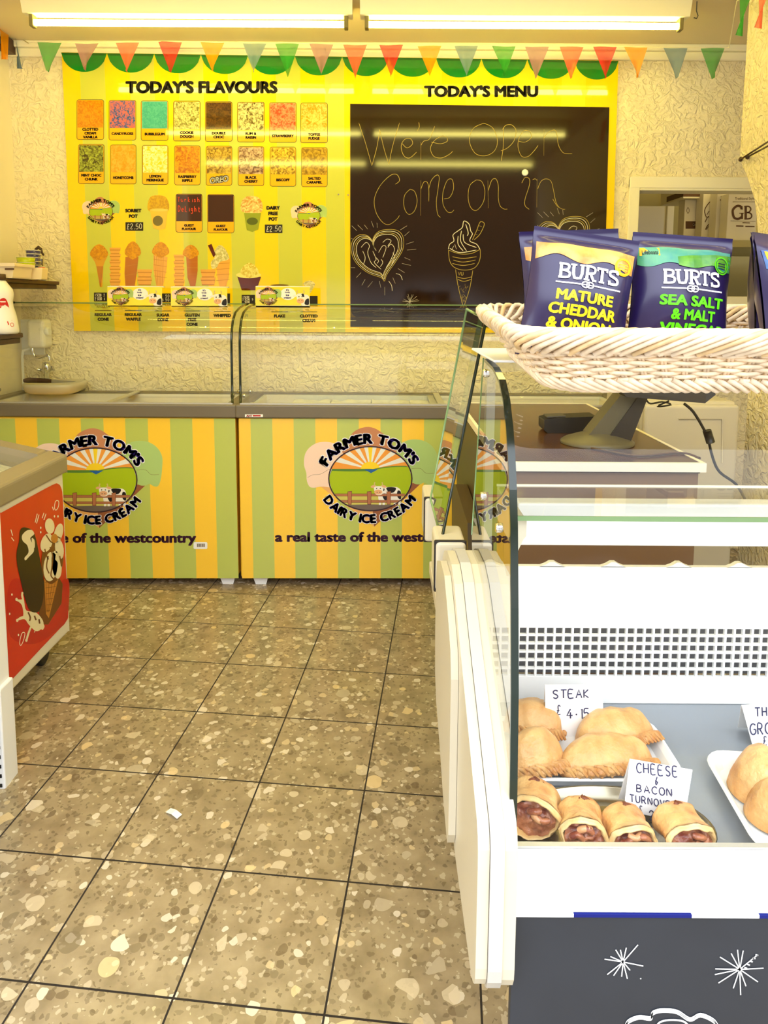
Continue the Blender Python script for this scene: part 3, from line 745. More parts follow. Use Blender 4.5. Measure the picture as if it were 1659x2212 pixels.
for x0, y0, x1, y1, t in ((380.5, 419.5, 436, 501, 1), (449, 420.5, 505, 502.5, 0)):
    a = Art(onb); a.rect(x0-1, y0-1, x1+1, y1+1, I_BLK, 2, 5); a.rect(x0, y0, x1, y1, CARD, 3, 4)
    a.rect(x0+.5, y0+.5, x1-.5, y0+(y1-y0)*.715, G_CHB, 4)
    for j, s in enumerate(('GUEST', 'FLAVOUR')): a.textc(s, (x0+x1)/2, y1-17+j*7.6, 5.6, I_BLK, 5, .05)
    if t:
        red = ink('red_chalk', (226, 70, 40), .8)
        hand(a, 'Turkish', x0+3, y0+6, 5.2, 10, 1.1, red, 5, .45, .02); hand(a, 'DeLight', x0+4, y0+25, 5.2, 12, 1.3, red, 5, .45, .02)
    o = a.build('guest_flavour_card', fb); o['label'] = 'guest flavour card with red handwriting' if t else 'guest flavour card left blank'

# little round emblems
for x, y, k in ((218, 457, .281*.19/.19*.193*1.0), (667, 466, .193*.275)):
    a = Art(onb); farm_logo(a, x, y, .0545 if x < 300 else .0525, False, 1); a.build('farm_emblem', fb)
# pots, labels, price tags
S_YEL = pic('sorbet', (214,170,10), (190,140,6), 30); S_CRM = pic('dairy_free_scoop', (240,226,150), (206,140,60), 26)
a = Art(onb)
a.blob([(319,452),(320,436),(327,424),(345,422),(358,426),(365,440),(363,456),(345,460),(328,458)], S_YEL, 2)
a.poly([(324,454),(363,452),(357,494),(344,497),(331,493)], gloss('tub_yellow', (226, 190, 60)), 3); a.ell(341, 477, 11, 11, gloss('tub_emblem', (110, 96, 30)), 4)
a.ell(343.5, 453.5, 20, 3, gloss('tub_rim', (236, 206, 90)), 3.5); a.build('sorbet_pot_picture', fb)
a = Art(onb)
a.blob([(521,455),(522,436),(530,426),(545,423),(560,428),(567,442),(564,458),(540,461)], S_CRM, 2)
a.poly([(527,460),(564,460),(558,496),(545,501),(533,497)], gloss('tub_green', (150, 160, 40)), 3); a.ell(545, 478, 12, 8, gloss('tub_green_emblem', (90, 100, 26)), 4); a.build('dairy_free_pot_picture', fb)
a = Art(onb)
for t, x, y, h in (('SORBET', 288, 451, 8), ('POT', 288, 463, 8)): a.textc(t, x, y, h, I_BLK, 2, .06)
a.build('pot_lettering', fb)
a = Art(onb)
for t, x, y, h in (('DAIRY', 590, 445, 8), ('FREE', 590, 457, 8), ('POT', 590, 469, 8)): a.textc(t, x, y, h, I_BLK, 2, .06)
a.build('pot_lettering', fb)
for x0, y0, x1, y1 in ((271, 480, 309.5, 498.5), (572, 485, 610, 503.5)):
    a = Art(onb); a.rect(x0, y0, x1, y1, I_BLK, 2); hand(a, '£2.50', x0+3, y0+4, 6, 11, 1.1, CHALK, 3, .22, -.02); a.build('price_tag', fb)
# cones
W1 = gloss('wafer_light', (236, 172, 70)); W2 = gloss('wafer_dark', (184, 106, 22)); W3 = gloss('wafer_gold', (222, 160, 40)); W4 = gloss('wafer_line', (190, 120, 30))
SC1 = pic('vanilla_scoop', (226, 160, 10), (196, 126, 6), 34); SC2 = pic('whipped_scoop', (236, 226, 170), (190, 180, 110), 30); G_MAR = gloss('tub_maroon', (92, 34, 10))
def tower(a, x0, x1, y0, y1, n):
    h = (y1-y0)/n
    for i in range(n):
        y = y0+i*h; a.poly([(x0,y),(x1,y),(x1-1,y+h*.35),(x1-3.5,y+h),(x0+3.5,y+h),(x0+1,y+h*.35)], W1, 2); a.rect(x0+1, y+h*.32, x1-1, y+h*.42, W4, 3); a.rect(x0+3, y+h*.9, x1-3, y+h, W4, 3)
def scoop(a, x, y, rx, ry, m, ly=4):
    a.blob([(x+rx*(1+.12*math.sin(3*q))*math.cos(q), y+ry*(1+.1*math.cos(4*q))*math.sin(q)) for q in [i*math.pi/6 for i in range(12)]], m, ly)
def art_part(name, fn):
    a = Art(onb); fn(a); return a.build(name, fb)
def c1(a):
    a.poly([(197,554),(232,554),(226,566),(223,575),(221,620),(216,620),(208,575),(205,566)], W3, 3); a.poly([(208,575),(223,575),(218,619),(216,619)], W4, 3.3); scoop(a, 214, 545, 19, 16, SC1)
def c2(a): tower(a, 236, 261, 535, 618, 6)
def c3(a): a.poly([(271,555),(299,555),(296,585),(291,618),(271,618),(269,590)], W2, 3); [a.line([(270,y),(297,y-4)], 1, W4, 3.4) for y in (575,595)]; scoop(a, 287, 541, 17, 18, SC1)
def c4(a): tower(a, 296, 329, 582, 616, 2)
def c5(a):
    a.poly([(332,548),(362,555),(360,580),(352,618),(338,618),(331,580)], W1, 3); [a.line([(333+i*5,552),(338+i*3,616)], .8, W4, 3.4) for i in range(5)]; [a.line([(332,y),(360,y+4)], .8, W4, 3.4) for y in (560,572,584,596)]; scoop(a, 347, 540, 18, 16, SC1)
def c6(a): tower(a, 375, 399, 550, 618, 5)
def c7(a): a.poly([(402,552),(427,552),(427,585),(422,618),(411,618),(405,600)], W2, 3); [a.line([(404,y),(427,y)], 1, W4, 3.4) for y in (566,578,592)]; scoop(a, 412, 544, 17, 14, SC1)
def c8(a): tower(a, 433, 466, 582, 616, 2)
def c9(a):
    a.poly([(466,562),(497,558),(494,600),(488,618),(474,618),(470,600)], W1, 3); [a.line([(467,y),(496,y-2)], .8, W4, 3.4) for y in (570,582,594,606)]
    a.blob([(458,580),(456,566),(464,556),(462,545),(470,532),(478,530),(488,540),(495,556),(490,562),(475,566),(468,578)], SC2, 4); a.poly([(449,530),(457,527),(466,550),(461,556)], G_MAR, 5)
def c10(a):
    a.poly([(512,595),(564,598),(554,627),(522,627)], G_MAR, 3); a.ell(537, 594, 27, 7, gloss('tub_cream', (240, 226, 120)), 3.5); scoop(a, 539, 584, 19, 15, pic('affogato_scoop', (244,232,130), (206,176,50), 30))
for nm, f in (('cone_picture', c1), ('wafer_stack_picture', c2), ('cone_picture', c3), ('wafer_stack_picture', c4), ('cone_picture', c5), ('wafer_stack_picture', c6), ('cone_picture', c7), ('wafer_stack_picture', c8), ('cone_picture', c9), ('tub_picture', c10)): art_part(nm, f)
art_part('flake_picture', lambda a: a.ell(604, 616, 20, 2, gloss('flake_brown', (120, 90, 20)), 2))
def flakes(a):
    a.blob([(655,612),(668,606),(680,612),(676,624),(668,634),(662,622)], SC2, 2)
art_part('clotted_cream_picture', flakes)
for x0, y0, x1, y1, tx in ((203,632,231,651,('1 SCOOP 2','2 SCOOP 4')), (348,634,369,653,('3 50','4 50')), (485,634,497,655,()), (522,637,551,656,('1 SCOOP 3','2 SCOOP 5','3 SCOOP 6')), (668,639,686,657,())):
    a = Art(onb); a.rect(x0, y0, x1, y1, I_BLK, 2)
    for j, t in enumerate(tx): hand(a, t.replace(' ', ' '), x0+2, y0+2.5+j*(16/len(tx)), (x1-x0)/(len(t)*1.55), 12/len(tx), .8, CHALK, 3)
    a.build('price_tag', fb)
for x, y, lns in ((223,676,('REGULAR','CONE')), (288,676,('REGULAR','WAFFLE')), (352,677,('SUGAR','CONE')), (415,677,('GLUTEN','FREE','CONE')), (480,678,('WHIPPED',)), (604,679,('FLAKE',)), (667,679,('CLOTTED','CREAM'))):
    a = Art(onb)
    for j, t in enumerate(lns): a.textc(t, x, y+j*10, 7, I_BLK, 2, .06, wmax=56)
    a.rect(x-18, y-6, x+18, y-4.6, I_BLK, 2)
    if lns[-1] == 'CONE' and x < 230: a.textc('REGULAR', 223, 660, 5, I_BLK, 2, .03, wmax=54)
    a.build('cone_lettering', fb)
for x, y, bd in ((731,420,fb),(752,421,mb),(444,706,fb),(722,708,fb)): MB().lathe([(.004,0),(.004,.002),(.002,.003)], on_y(x, y, YP-.004), M_CHROME, 8, 'y').build('fixing_screw', bd)

# chalkboard with handwriting
kx = lambda p: (740+p[0]*.3617, 220+p[1]*.3617)
M_BLKB = mat('gloss_blackboard', (34, 18, 6), .07, spec=.45)
a = Art(onb); bb = [(756.5,224.5),(1316,232),(1303,708),(757,706)]
a.prism([onb(x, y, 1) for x, y in bb], (0, -.003, 0), M_BLKB); cb = a.build('chalkboard', mb)
onc = lambda x, y, l: on_y(x, y, YP-.0040-.0003*l)
def ks(a, pts, wd=.95, m=CHALKY, sub=6): a.line([kx(p) for p in (smooth(pts, False, sub) if len(pts) > 2 else pts)], wd, m, 1, taper=True)
WE = [[(97,125),(135,240),(175,382)],[(175,382),(205,270),(222,165)],[(222,165),(245,270),(277,375)],[(277,375),(300,260),(340,125)],
 [(352,245),(385,275),(418,250),(405,220),(370,225),(350,265),(365,320),(400,335),(442,300)],[(455,122),(458,150),(445,175)],[(468,240),(468,345)],[(468,260),(485,235),(520,220),(550,145)],
 [(528,240),(585,250),(625,235),(620,210),(590,205),(545,235),(525,280),(545,325),(590,335),(635,315),(658,295)],
 [(835,130),(780,160),(757,230),(790,305),(850,322),(905,295),(925,235),(900,160),(850,130),(825,135)],
 [(962,150),(960,260),(948,352)],[(955,165),(975,140),(1010,138),(1035,170),(1025,230),(985,275),(945,293)],
 [(1050,235),(1090,240),(1125,215),(1120,180),(1085,172),(1055,215),(1048,270),(1070,325),(1110,325),(1150,285),(1167,260)],[(1203,165),(1202,322)],[(1203,215),(1225,185),(1265,168),(1280,195),(1290,260),(1320,305),(1372,310)]]
for rng in ((0, 7), (7, 10), (10, 99)):
    a = Art(onc)
    for s in WE[rng[0]:rng[1]]: ks(a, s)
    a.build('chalk_greeting', mb)
CO = [[(315,492),(340,470),(325,435),(285,440),(225,500),(190,580),(200,660),(240,720),(280,732),(325,700),(340,678)],[(405,520),(370,560),(368,630),(395,672),(430,650),(445,590),(430,535),(400,522)],
 [(468,470),(466,680)],[(468,520),(485,480),(505,480),(515,520),(515,595)],[(515,520),(530,470),(560,438),(577,450),(570,520),(560,600),(568,670),(585,690)],
 [(605,580),(640,570),(662,520),(655,465),(625,470),(600,540),(600,610),(625,655),(650,660),(665,645)],
 [(800,465),(760,500),(750,570),(765,630),(800,648),(840,600),(850,530),(830,475),(795,466)],[(868,470),(870,635)],[(870,530),(890,470),(915,460),(930,500),(930,570),(940,620),(965,640),(985,640)],
 [(1070,485),(1090,452),(1115,460),(1115,500),(1090,580),(1090,620),(1115,642)],[(1162,460),(1160,630)],[(1135,465),(1150,460),(1162,470)],[(1165,520),(1185,475),(1215,460),(1245,475),(1260,530),(1275,600),(1300,635),(1330,642)],[(1255,580),(1285,625),(1325,645)]]
a = Art(onc)
for s in CO: ks(a, s)
a.build('chalk_invitation', mb)
HEART = [(182,835),(150,800),(100,795),(60,830),(52,890),(80,960),(150,1020),(230,1050),(250,1070),(265,1030),(320,950),(360,880),(362,810),(330,770),(270,762),(215,775),(185,810),(180,850),(200,885)]
def heart(a, dx, dy, full=True):
    for sc2, m in ((1, CHALKY), (.93, CHALK), (.86, CHALKY), (.8, CHALK)):
        ks(a, [(207+(x-207)*sc2+dx, 910+(y-910)*sc2+dy) for x, y in HEART], 1.1, m)
    for s in ([(110,870),(140,840),(160,860),(150,900),(165,950)],[(120,890),(135,930),(125,970)],[(215,900),(240,860),(260,870),(240,930)],[(240,840),(265,820),(290,830),(270,860)],[(270,870),(290,850),(310,880),(290,940),(260,990)],[(180,890),(200,940),(190,960),(230,1000)],[(150,910),(170,960),(200,990)],[(300,900),(310,930),(290,980)],[(200,930),(215,950),(205,965)],[(230,940),(240,960),(225,985)]): ks(a, [(x+dx, y+dy) for x, y in s], 1.0, CHALK)
    for s in ([(55,740),(85,770)],[(90,735),(120,765)],[(130,735),(150,760)],[(172,712),(185,750)],[(205,722),(207,752)],[(345,765),(385,740)],[(370,800),(398,775)],[(380,850),(425,835)],[(385,885),(440,880)],[(370,930),(405,945)],[(355,965),(408,977)],[(318,1025),(345,1035),(358,1065)],[(330,995),(370,1020)],[(275,1070),(292,1095),(297,1130)],[(252,1105),(252,1155)],[(220,1070),(228,1110)],[(180,1072),(150,1108)],[(135,1060),(115,1095)],[(110,1020),(82,1050)],[(50,990),(75,990)],[(52,815),(60,820)],[(300,1050),(315,1085)]): ks(a, [(x+dx, y+dy) for x, y in s], 1.0, CHALK)
a = Art(onc); heart(a, 0, 0); a.build('chalk_heart', mb)
a = Art(onc); heart(a, 1110, -78); a.build('chalk_heart', mb)
a = Art(onc)
for s in ([(632,880),(640,850),(665,830),(660,795),(690,770),(715,750),(725,712),(755,730),(765,770),(775,790),(760,830),(800,850),(820,880)],[(640,875),(700,900),(800,885)],[(735,730),(750,780),(745,800)],[(710,770),(705,830),(740,890)],[(690,800),(690,850),(720,890)],[(720,790),(730,840),(800,870)],[(670,850),(680,880)],[(665,860),(650,885)]): ks(a, s, 1.5, CHALK)
for s in ([(632,885),(640,950),(670,990),(730,1005),(790,990),(820,940),(822,880)],[(632,885),(700,908),(770,905),(822,880)],[(655,925),(720,935),(800,925)],[(660,945),(720,957),(795,945)],[(655,965),(720,977),(790,965)],
          [(675,1000),(690,1100),(722,1230)],[(778,1005),(760,1110),(722,1230)],[(685,1045),(725,1055),(770,1045)],[(688,1060),(725,1072),(768,1060)],[(775,825),(800,770),(820,720),(838,718),(846,735),(820,790),(785,825)],[(790,790),(805,795)],[(805,765),(820,770)],[(815,740),(832,745)]): ks(a, s, 1.2, CHALKY)
for i in range(26):
    x = random.uniform(-32, 32); y = random.uniform(1085, 1200); kk = 1-(y-1080)/170
    ks(a, [(722+x*kk, y), (722+x*kk+random.uniform(-14, 14), y+12)], .9, CHALKY)
hand(a, 'VUM', 740+690*.3617, 220+1016*.3617, 5, 7, 1.0, CHALKY, 1)
a.build('chalk_cornet', mb)
a = Art(onc)
for q in range(11): ks(a, [(402,1195), (402+math.cos(R(q*33+8))*random.uniform(35,58), 1195-abs(math.sin(R(q*33+8)))*random.uniform(40,55)+ (20 if q in (4,8) else 0))], .9, CHALK)
for e2 in ((402,1235),(425,1230),(385,1228),(370,1215),(440,1190),(358,1190)): ks(a, [(402,1195), e2], .9, CHALK)
a.build('chalk_star', mb)
m = on_y(1134, 373, YP-.004); MB().lathe([(.017,0),(.017,-.004),(.012,-.006)], m, M_WHITE, 16, 'y').build('magnet', mb)

# ------------------------------------------------------------------ the two striped chest freezers
YFZ = 3.10
RIMZ = on_y(700, 876, YFZ-.015).z; RIMB = on_y(700, 903, YFZ).z; BODB = on_y(700, 1250, YFZ).z
onf = lambda x, y, l: on_y(x, y, YFZ-.001-.0003*l)
GP = [(3.11,RIMZ+.004),(3.11,1.0),(3.11,1.10),(3.112,1.17),(3.125,1.225),(3.155,1.27),(3.21,1.302),(3.30,1.322),(3.40,1.333),(3.50,1.34)]
M_INS = mat('freezer_liner', (222, 224, 220), .4); M_VINYL_D = mat('freezer_shadow_gap', (36, 30, 24), .7)
def pane_grid(prof, x0, x1, m, n=1):
    b = MB(); k = len(prof)
    vs = [(x0, y, z) for y, z in prof]+[(x1, y, z) for y, z in prof]
    b.add(vs, [(i, i+1, k+i+1, k+i) for i in range(k-1)], m, True); return b
def castor(x, y, root, z1):
    c = MB()
    c.prism([(x-.038,y-.045,z1),(x+.038,y-.045,z1),(x+.022,y-.045,z1-.058),(x-.002,y-.045,z1-.066),(x-.018,y-.045,z1-.054)], (0,.06,0), M_WHITE)
    o = c.build('castor', root, bevel=.003)
    wv = MB(); wv.lathe([(.02,-.012),(.026,-.009),(.026,.009),(.02,.012)], (x+.002, y-.005, .026), M_DGREY, 18, 'x'); q = wv.build('wheel', None)
    q.parent = o; me = q.data
    lo = loc_of(root)
    for v in me.vertices: v.co -= lo
    return o
def chest(x0, x1, sx, logo, slogan, label):
    r = thing('ice_cream_freezer', ((x0+x1)/2, YFZ+.22, 0), label, 'freezer')
    b = MB(); b.box(x0, x1, YFZ, 3.54, BODB, RIMB, F_YEL); b.build('body', r, bevel=.012, seg=3)
    a = Art(onf)
    for i in range(len(sx)-1): a.poly([(sx[i],904),(sx[i+1],904),(sx[i+1]+(829-sx[i+1])*.023,1249),(sx[i]+(829-sx[i])*.023,1249)], F_YEL if (i % 2 == 0) else F_GRN, 0)
    a.build('striped_wrap', r)
    if logo:
        a = Art(onf); farm_logo(a, *logo, .1929, True, 1.5); a.build('farm_emblem', r)
        a = Art(onf); a.text('a real taste of the westcountry', *slogan, mat('ink_plum', (72, 30, 60), .4), 2, .036); a.build('slogan', r)
    # rim
    b = MB(); xo, xi = .008, .05
    b.box(x0-xo, x1+xo, YFZ-.016, YFZ+.035, RIMB, RIMZ, M_GREY); b.box(x0-xo, x1+xo, 3.51, 3.56, RIMB, RIMZ, M_GREY)
    b.box(x0-xo, x0+xi, YFZ+.035, 3.51, RIMB, RIMZ, M_GREY); b.box(x1-xi, x1+xo, YFZ+.035, 3.51, RIMB, RIMZ, M_GREY)
    b.build('rim', r, bevel=.007, seg=3)
    b = MB(); b.box(x0+.05, x1-.05, YFZ+.035, YFZ+.05, .42, RIMZ-.01, M_INS); b.box(x0+.05, x1-.05, 3.495, 3.51, .42, RIMZ-.01, M_INS)
    b.box(x0+.05, x0+.065, YFZ+.05, 3.495, .42, RIMZ-.01, M_INS); b.box(x1-.065, x1-.05, YFZ+.05, 3.495, .42, RIMZ-.01, M_INS); b.box(x0+.05, x1-.05, YFZ+.035, 3.51, .40, .42, M_INS)
    b.build('liner', r)
    # sliding lids
    xm = (x0+x1)/2
    for k, (u, v, z) in enumerate(((x0+.05, xm+.03, RIMZ-.004), (xm-.03, x1-.05, RIMZ-.016))):
        o = MB().add([(u,YFZ+.04,z),(v,YFZ+.04,z),(v,3.505,z),(u,3.505,z)], [(0,1,2,3)], glass('lid_glass', (.97,.98,.96), .03, 0, 11)).build('sliding_lid', r)
        f = MB(); e = v if k == 0 else u; s = -.03 if k == 0 else .03
        f.box(min(e,e+s), max(e,e+s), YFZ+.04, 3.505, z+.001, z+.008, M_ALU); f.box(u, v, YFZ+.04, YFZ+.052, z+.001, z+.006, M_ALU)
        q = f.build('lid_handle', None); q.parent = o
        for vv in q.data.vertices: vv.co -= loc_of(r)
    # curved glass screen
    g = pane_grid(GP, x0+.012, x1-.012, glass('screen_glass', (.96, .98, .93), .055)); g.build('curved_screen', r)
    e = MB()
    for x in (x0+.012, x1-.012):
        e.tube([(x, y, z) for y, z in GP], .0058, M_GEDGE, 6)
    e.box(x0+.012, x1-.012, 3.496, 3.504, 1.337, 1.343, M_GEDGE2)
    e.build('screen_edge', r)
    for x in (x0+.02, x1-.02):
        MB().add([(x, y, z) for y, z in GP]+[(x, 3.5, RIMZ)], [tuple(range(len(GP)+1))], M_GLASSF).build('end_glass', r)
        for y in (3.15, 3.30): MB().lathe([(.009,-.008),(.009,.008)], (x, y, RIMZ+.035), M_CHROME, 12, 'x').build('glass_clamp', r)
    MB().box(x0+.01, x1-.01, YFZ+.002, YFZ+.018, RIMZ, RIMZ+.006, M_ALU).build('screen_channel', r)
    for x in (x0+.09, x1-.055):
        castor(x, YFZ+.07, r, BODB); castor(x, 3.48, r, BODB)
    return r
xl1 = on_y(509, 1000, YFZ).x; xr0 = on_y(515.5, 1000, YFZ).x
LX = [-110,-62,-15,32,79,127,174,223,270,319,367,415,462,508]
fl = chest(XL+.03, xl1, [x for x in LX if x > -90], (206, 1037), (-6, 1151, 424, 1179), 'yellow striped ice cream freezer left of the gap, partly behind the red poster freezer')
RX_ = [516,541,588,634,681,728,775,822,869,916,963,1010,1057,1104,1151,1198,1245,1292,1339,1380]
a = Art(onf)
fr = chest(xr0, on_y(1378, 1000, YFZ).x, RX_, (800, 1034), (594, 1149, 1022, 1177), 'yellow striped ice cream freezer right of the gap with the full round farm emblem')
onr = lambda x, y, l: on_y(x, y, YFZ-.018-.0004*l)
a = Art(onr); a.rect(529, 895, 568, 901, I_WHT, 1); a.text('AHT', 532, 896, 545, 900.5, ink('red', (180, 30, 30)), 2, .05); a.rect(546, 896.5, 563, 899.5, ink('red', (180, 30, 30)), 2); a.build('maker_badge', fr)
a = Art(onf); a.rect(418, 1171, 448, 1186, M_WHITE, 6, 3); a.rect(425, 1174, 443, 1182, ink('pale_grey', (190, 180, 170)), 7); [a.line([(427+i*3.4,1175),(427+i*3.4,1181)], 1.2, I_BLK, 8) for i in range(5)]; a.build('sticker', fl)
# tubs in the right freezer
M_FOIL = mat('white_film_lid', (240, 240, 238), .25)
tz = RIMZ-.03
for i, (x0, x1) in enumerate(((640,715),(722,800),(806,880),(886,960))):
    xa, xb = on_z(x0, 862, tz).x, on_z(x1, 862, tz).x
    t = thing('ice_cream_tub', ((xa+xb)/2, 3.3, .42), 'white ice cream tub with film lid inside the right freezer, %s from the left' % ('first','second','third','fourth')[i], 'tub', 'ice cream tubs in the right freezer')
    MB().box(xa, xb, 3.19, 3.47, .42, tz-.01, M_WHITE).build('tub_body', t, bevel=.012)
    def fo(u, v, xa=xa, xb=xb): return Vector((xa-.004+(xb-xa+.008)*u, 3.185+.29*v, tz+.012*noise.noise(Vector((u*4+xa*9, v*4, 2)))-.02*max(0, .5-v)))
    MB().grid(fo, 12, 12, M_FOIL).build('film_lid', t)

# three yellow signs standing on the curved screens
M_CARD = gloss('sign_yellow', (250, 226, 40)); M_ACR = mat('acrylic_white', (246, 242, 220), .2)
YS = 3.33
for i, (x0, x1, y0, y1) in enumerate(((232,350,618,661),(369,491,619,662),(552,669,618,661))):
    c = on_y((x0+x1)/2, y1, YS)
    r = thing('sign_holder', (c.x, YS, c.z), 'small yellow cow sign standing on the freezer glass, %s' % ('left of the three', 'middle of the three', 'on the right freezer')[i], 'sign', 'yellow cow signs on the freezer glass')
    ons = lambda x, y, l: on_y(x, y, YS-.0004*l)
    zb = 1.326; b = MB(); p0, p1 = ons(x0, y0, 0), ons(x1, y1, 0)
    b.box(p0.x, p1.x, YS+.001, YS+.05, zb, zb+.006, M_ACR); b.box(p0.x, p1.x, YS+.001, YS+.004, zb, p0.z, M_ACR); b.box(p0.x, p1.x, YS+.03, YS+.05, p0.z-.004, p0.z+.002, M_ACR)
    b.build('holder', r)
    a = Art(ons); a.rect(x0, y0+2, x1, y1-1, M_CARD, 1)
    farm_logo(a, x0+(x1-x0)*.24, (y0+y1)/2+1, .037, False, 1.5)
    a.ell(x0+(x1-x0)*.60, y0+17, 17, 13, I_WHT, 2)
    for j, t in enumerate(("it's", 'lovely', 'ice', 'cream!')): a.textc(t, x0+(x1-x0)*.59, y0+6+j*5.6, 4.4, I_PUR, 3, .03, wmax=25)
    hx, hy = x0+(x1-x0)*.83, y0+26; wh = ink('cow_white', (246, 240, 228)); bk = ink('cow_black', (30, 24, 26))
    a.blob([(hx+4,hy-4),(hx+16,hy-6),(x1-1,hy+2),(x1-1,y1-2),(hx+2,y1-2)], wh, 2); a.blob([(hx+11,hy+4),(x1-2,hy+1),(x1-2,y1-3),(hx+9,y1-4)], bk, 3)
    for s in (-1, 1):
        a.ell(hx+s*12, hy-5, 5, 2.6, wh, 3.4, 10, s*15); a.spline([(hx+s*5,hy-8),(hx+s*8,hy-13),(hx+s*6,hy-17)], 2, ink('horn', (214, 190, 120)), 3.4)
    a.blob([(hx-7,hy-9),(hx+7,hy-9),(hx+8,hy),(hx+5,hy+7),(hx-5,hy+7),(hx-8,hy)], wh, 4); a.ell(hx, hy+6, 8, 5.5, ink('cow_muzzle', (232, 176, 130)), 4.5, 14)
    for s in (-1, 1): a.ell(hx+s*3.3, hy-3, 1.2, 1.6, bk, 5, 8); a.ell(hx+s*3, hy+5, .9, .9, bk, 5, 8)
    a.blob([(hx+2,hy-9),(hx+7,hy-9),(hx+8,hy-2),(hx+4,hy-4)], bk, 4.2)
    a.build('printed_card', r)

# ------------------------------------------------------------------ back left corner: shelves, heater, basin
def shelf_box(name, x0, x1, y0, y1, z0, z1, label, edge):
    r = MB(); h = z1-z0
    r.box(x0, x1, y0, y1, z0+h*.55, z1, M_DWOOD)
    if edge == 'y': r.box(x0, x1-.012, y0+.014, y1, z0, z0+h*.6, M_DWOOD)
    else: r.box(x0, x1-.014, y0+.01, y1, z0, z0+h*.6, M_DWOOD)
    return obj1(r, name, label, 'shelf', bevel=.005)
YSH = 3.58
zt_, zb_ = on_y(129, 608, YSH).z, on_y(126, 625, YSH).z; x1_ = on_y(129, 615, YSH).x
shelf_box('wall_shelf', XL+.002, x1_, 2.85, YSH, zb_, zt_, 'dark wooden wall shelf carrying the cup stacks', 'x')
SZ = zt_
YS2 = 3.15
z2t, z2b = on_y(50, 719, YS2).z, on_y(45, 741, YS2).z; x2 = on_y(51, 730, YS2).x
shelf_box('wall_shelf', XL+.002, x2, 2.4, YS2, z2b, z2t, 'dark wooden wall shelf with the white strawberry sauce bottle on it', 'x')
# sauce bottle
bp0 = on_y(3, 719, 3.04); rb = (on_y(37, 700, 3.04).x-bp0.x)
r = thing('sauce_bottle', (bp0.x, 3.04, z2t), 'white squeezy sauce bottle with red print on the lower left shelf', 'bottle')
hb = on_y(3, 606, 3.04).z-z2t
M_BOT = mat('white_bottle_plastic', (250, 246, 240), .3)
MB().lathe([(rb*.9,0),(rb,.01),(rb*.98,hb*.12),(rb*.88,hb*.35),(rb*.74,hb*.52),(rb*.72,hb*.62),(rb*.8,hb*.74),(rb*.74,hb*.84),(rb*.5,hb*.94),(rb*.38,hb)], (bp0.x, 3.04, z2t+.001), M_BOT, 28).build('bottle_body', r)
MB().lathe([(rb*.42,hb+.001),(rb*.42,hb+.028),(rb*.2,hb+.03)], (bp0.x, 3.04, z2t), M_DWOOD, 20).build('cap', r)
def bsurf(x, y, l):
    # wrap the printed label round the bottle
    p = on_y(x, y, 3.04-rb*.8); h = max(.0, min(1, (p.z-z2t)/hb))
    rad = rb*(1-.1*h if h < .12 else .98-.26*(h-.12)/.4 if h < .52 else .73)+.0016+.0004*l
    a_ = (p.x-bp0.x)/rb; a_ = max(-1.5, min(1.5, a_))
    return Vector((bp0.x+rad*math.sin(a_), 3.04-rad*math.cos(a_), p.z))
a = Art(bsurf); red = ink('strawberry_red', (206, 40, 36))
a.blob([(-6,668),(-4,655),(4,646),(14,644),(22,652),(25,668)], red, 1)
a.line([(1,652),(17,652)], 2.5, I_WHT, 2); a.textc('Strawberry', 9, 659, 5, I_WHT, 2, .01, wmax=26)
a.spline([(13,668),(11,680),(2,690),(0,703)], 1.5, red, 1); a.spline([(13,680),(18,688),(30,692)], 2, red, 1); a.spline([(2,690),(14,686),(20,702)], 2.4, red, 1)
a.line([(28+4*math.cos(i*.6), 702+4*math.sin(i*.6)) for i in range(11)], 1.2, red, 1, True); a.ell(4, 675, 4, 5, red, 1)
a.build('printed_label', r)
# goods on the upper shelf
yt = 3.17
x0, x1 = on_y(-25, 590, yt).x, on_y(52, 590, yt).x; zh = on_y(20, 572, yt).z
r = thing('plastic_tub', ((x0+x1)/2, yt, SZ), 'cream plastic tub with a hand slot on the upper shelf', 'tub')
M_TUB = mat('cream_tub_plastic', (246, 226, 190), .4)
b = MB(); b.prism([(x0+.01, yt-.08, SZ+.001),(x1-.012, yt-.08, SZ+.001),(x1, yt-.08, zh),(x0, yt-.08, zh)], (0,.16,0), M_TUB); b.build('tub_body', r, bevel=.008)
MB().prism([(x0-.006, yt-.088, zh-.012),(x1+.006, yt-.088, zh-.012),(x1+.006, yt-.088, zh+.004),(x0-.006, yt-.088, zh+.004)], (0,.176,0), M_TUB).build('lid', r, bevel=.004)
a = Art(lambda x, y, l: on_y(x, y, yt-.0895-.0004*l)); a.rect(10, 579, 31, 583, M_DWOOD, 1, 2); a.build('hand_slot', r)
x2_ = on_y(71, 590, yt).x
obj1(MB().prism([(x1-.03, 3.27, SZ+.001),(x2_-.012, 3.27, SZ+.001),(x2_-.004, 3.27, on_y(60, 578, 3.27).z),(x1-.03, 3.27, on_y(60, 578, 3.27).z)], (0,.055,0), mat('clear_tub_plastic', (250, 228, 180), .25)), 'small_tub', 'small pale plastic tub between the cream tub and the cups', 'tub', bevel=.006)
M_LIME = gloss('lime_cup', (186, 200, 20)); M_NAVY = gloss('navy_cup', (52, 50, 110)); M_CUPW = mat('paper_cup_white', (246, 240, 220), .4)
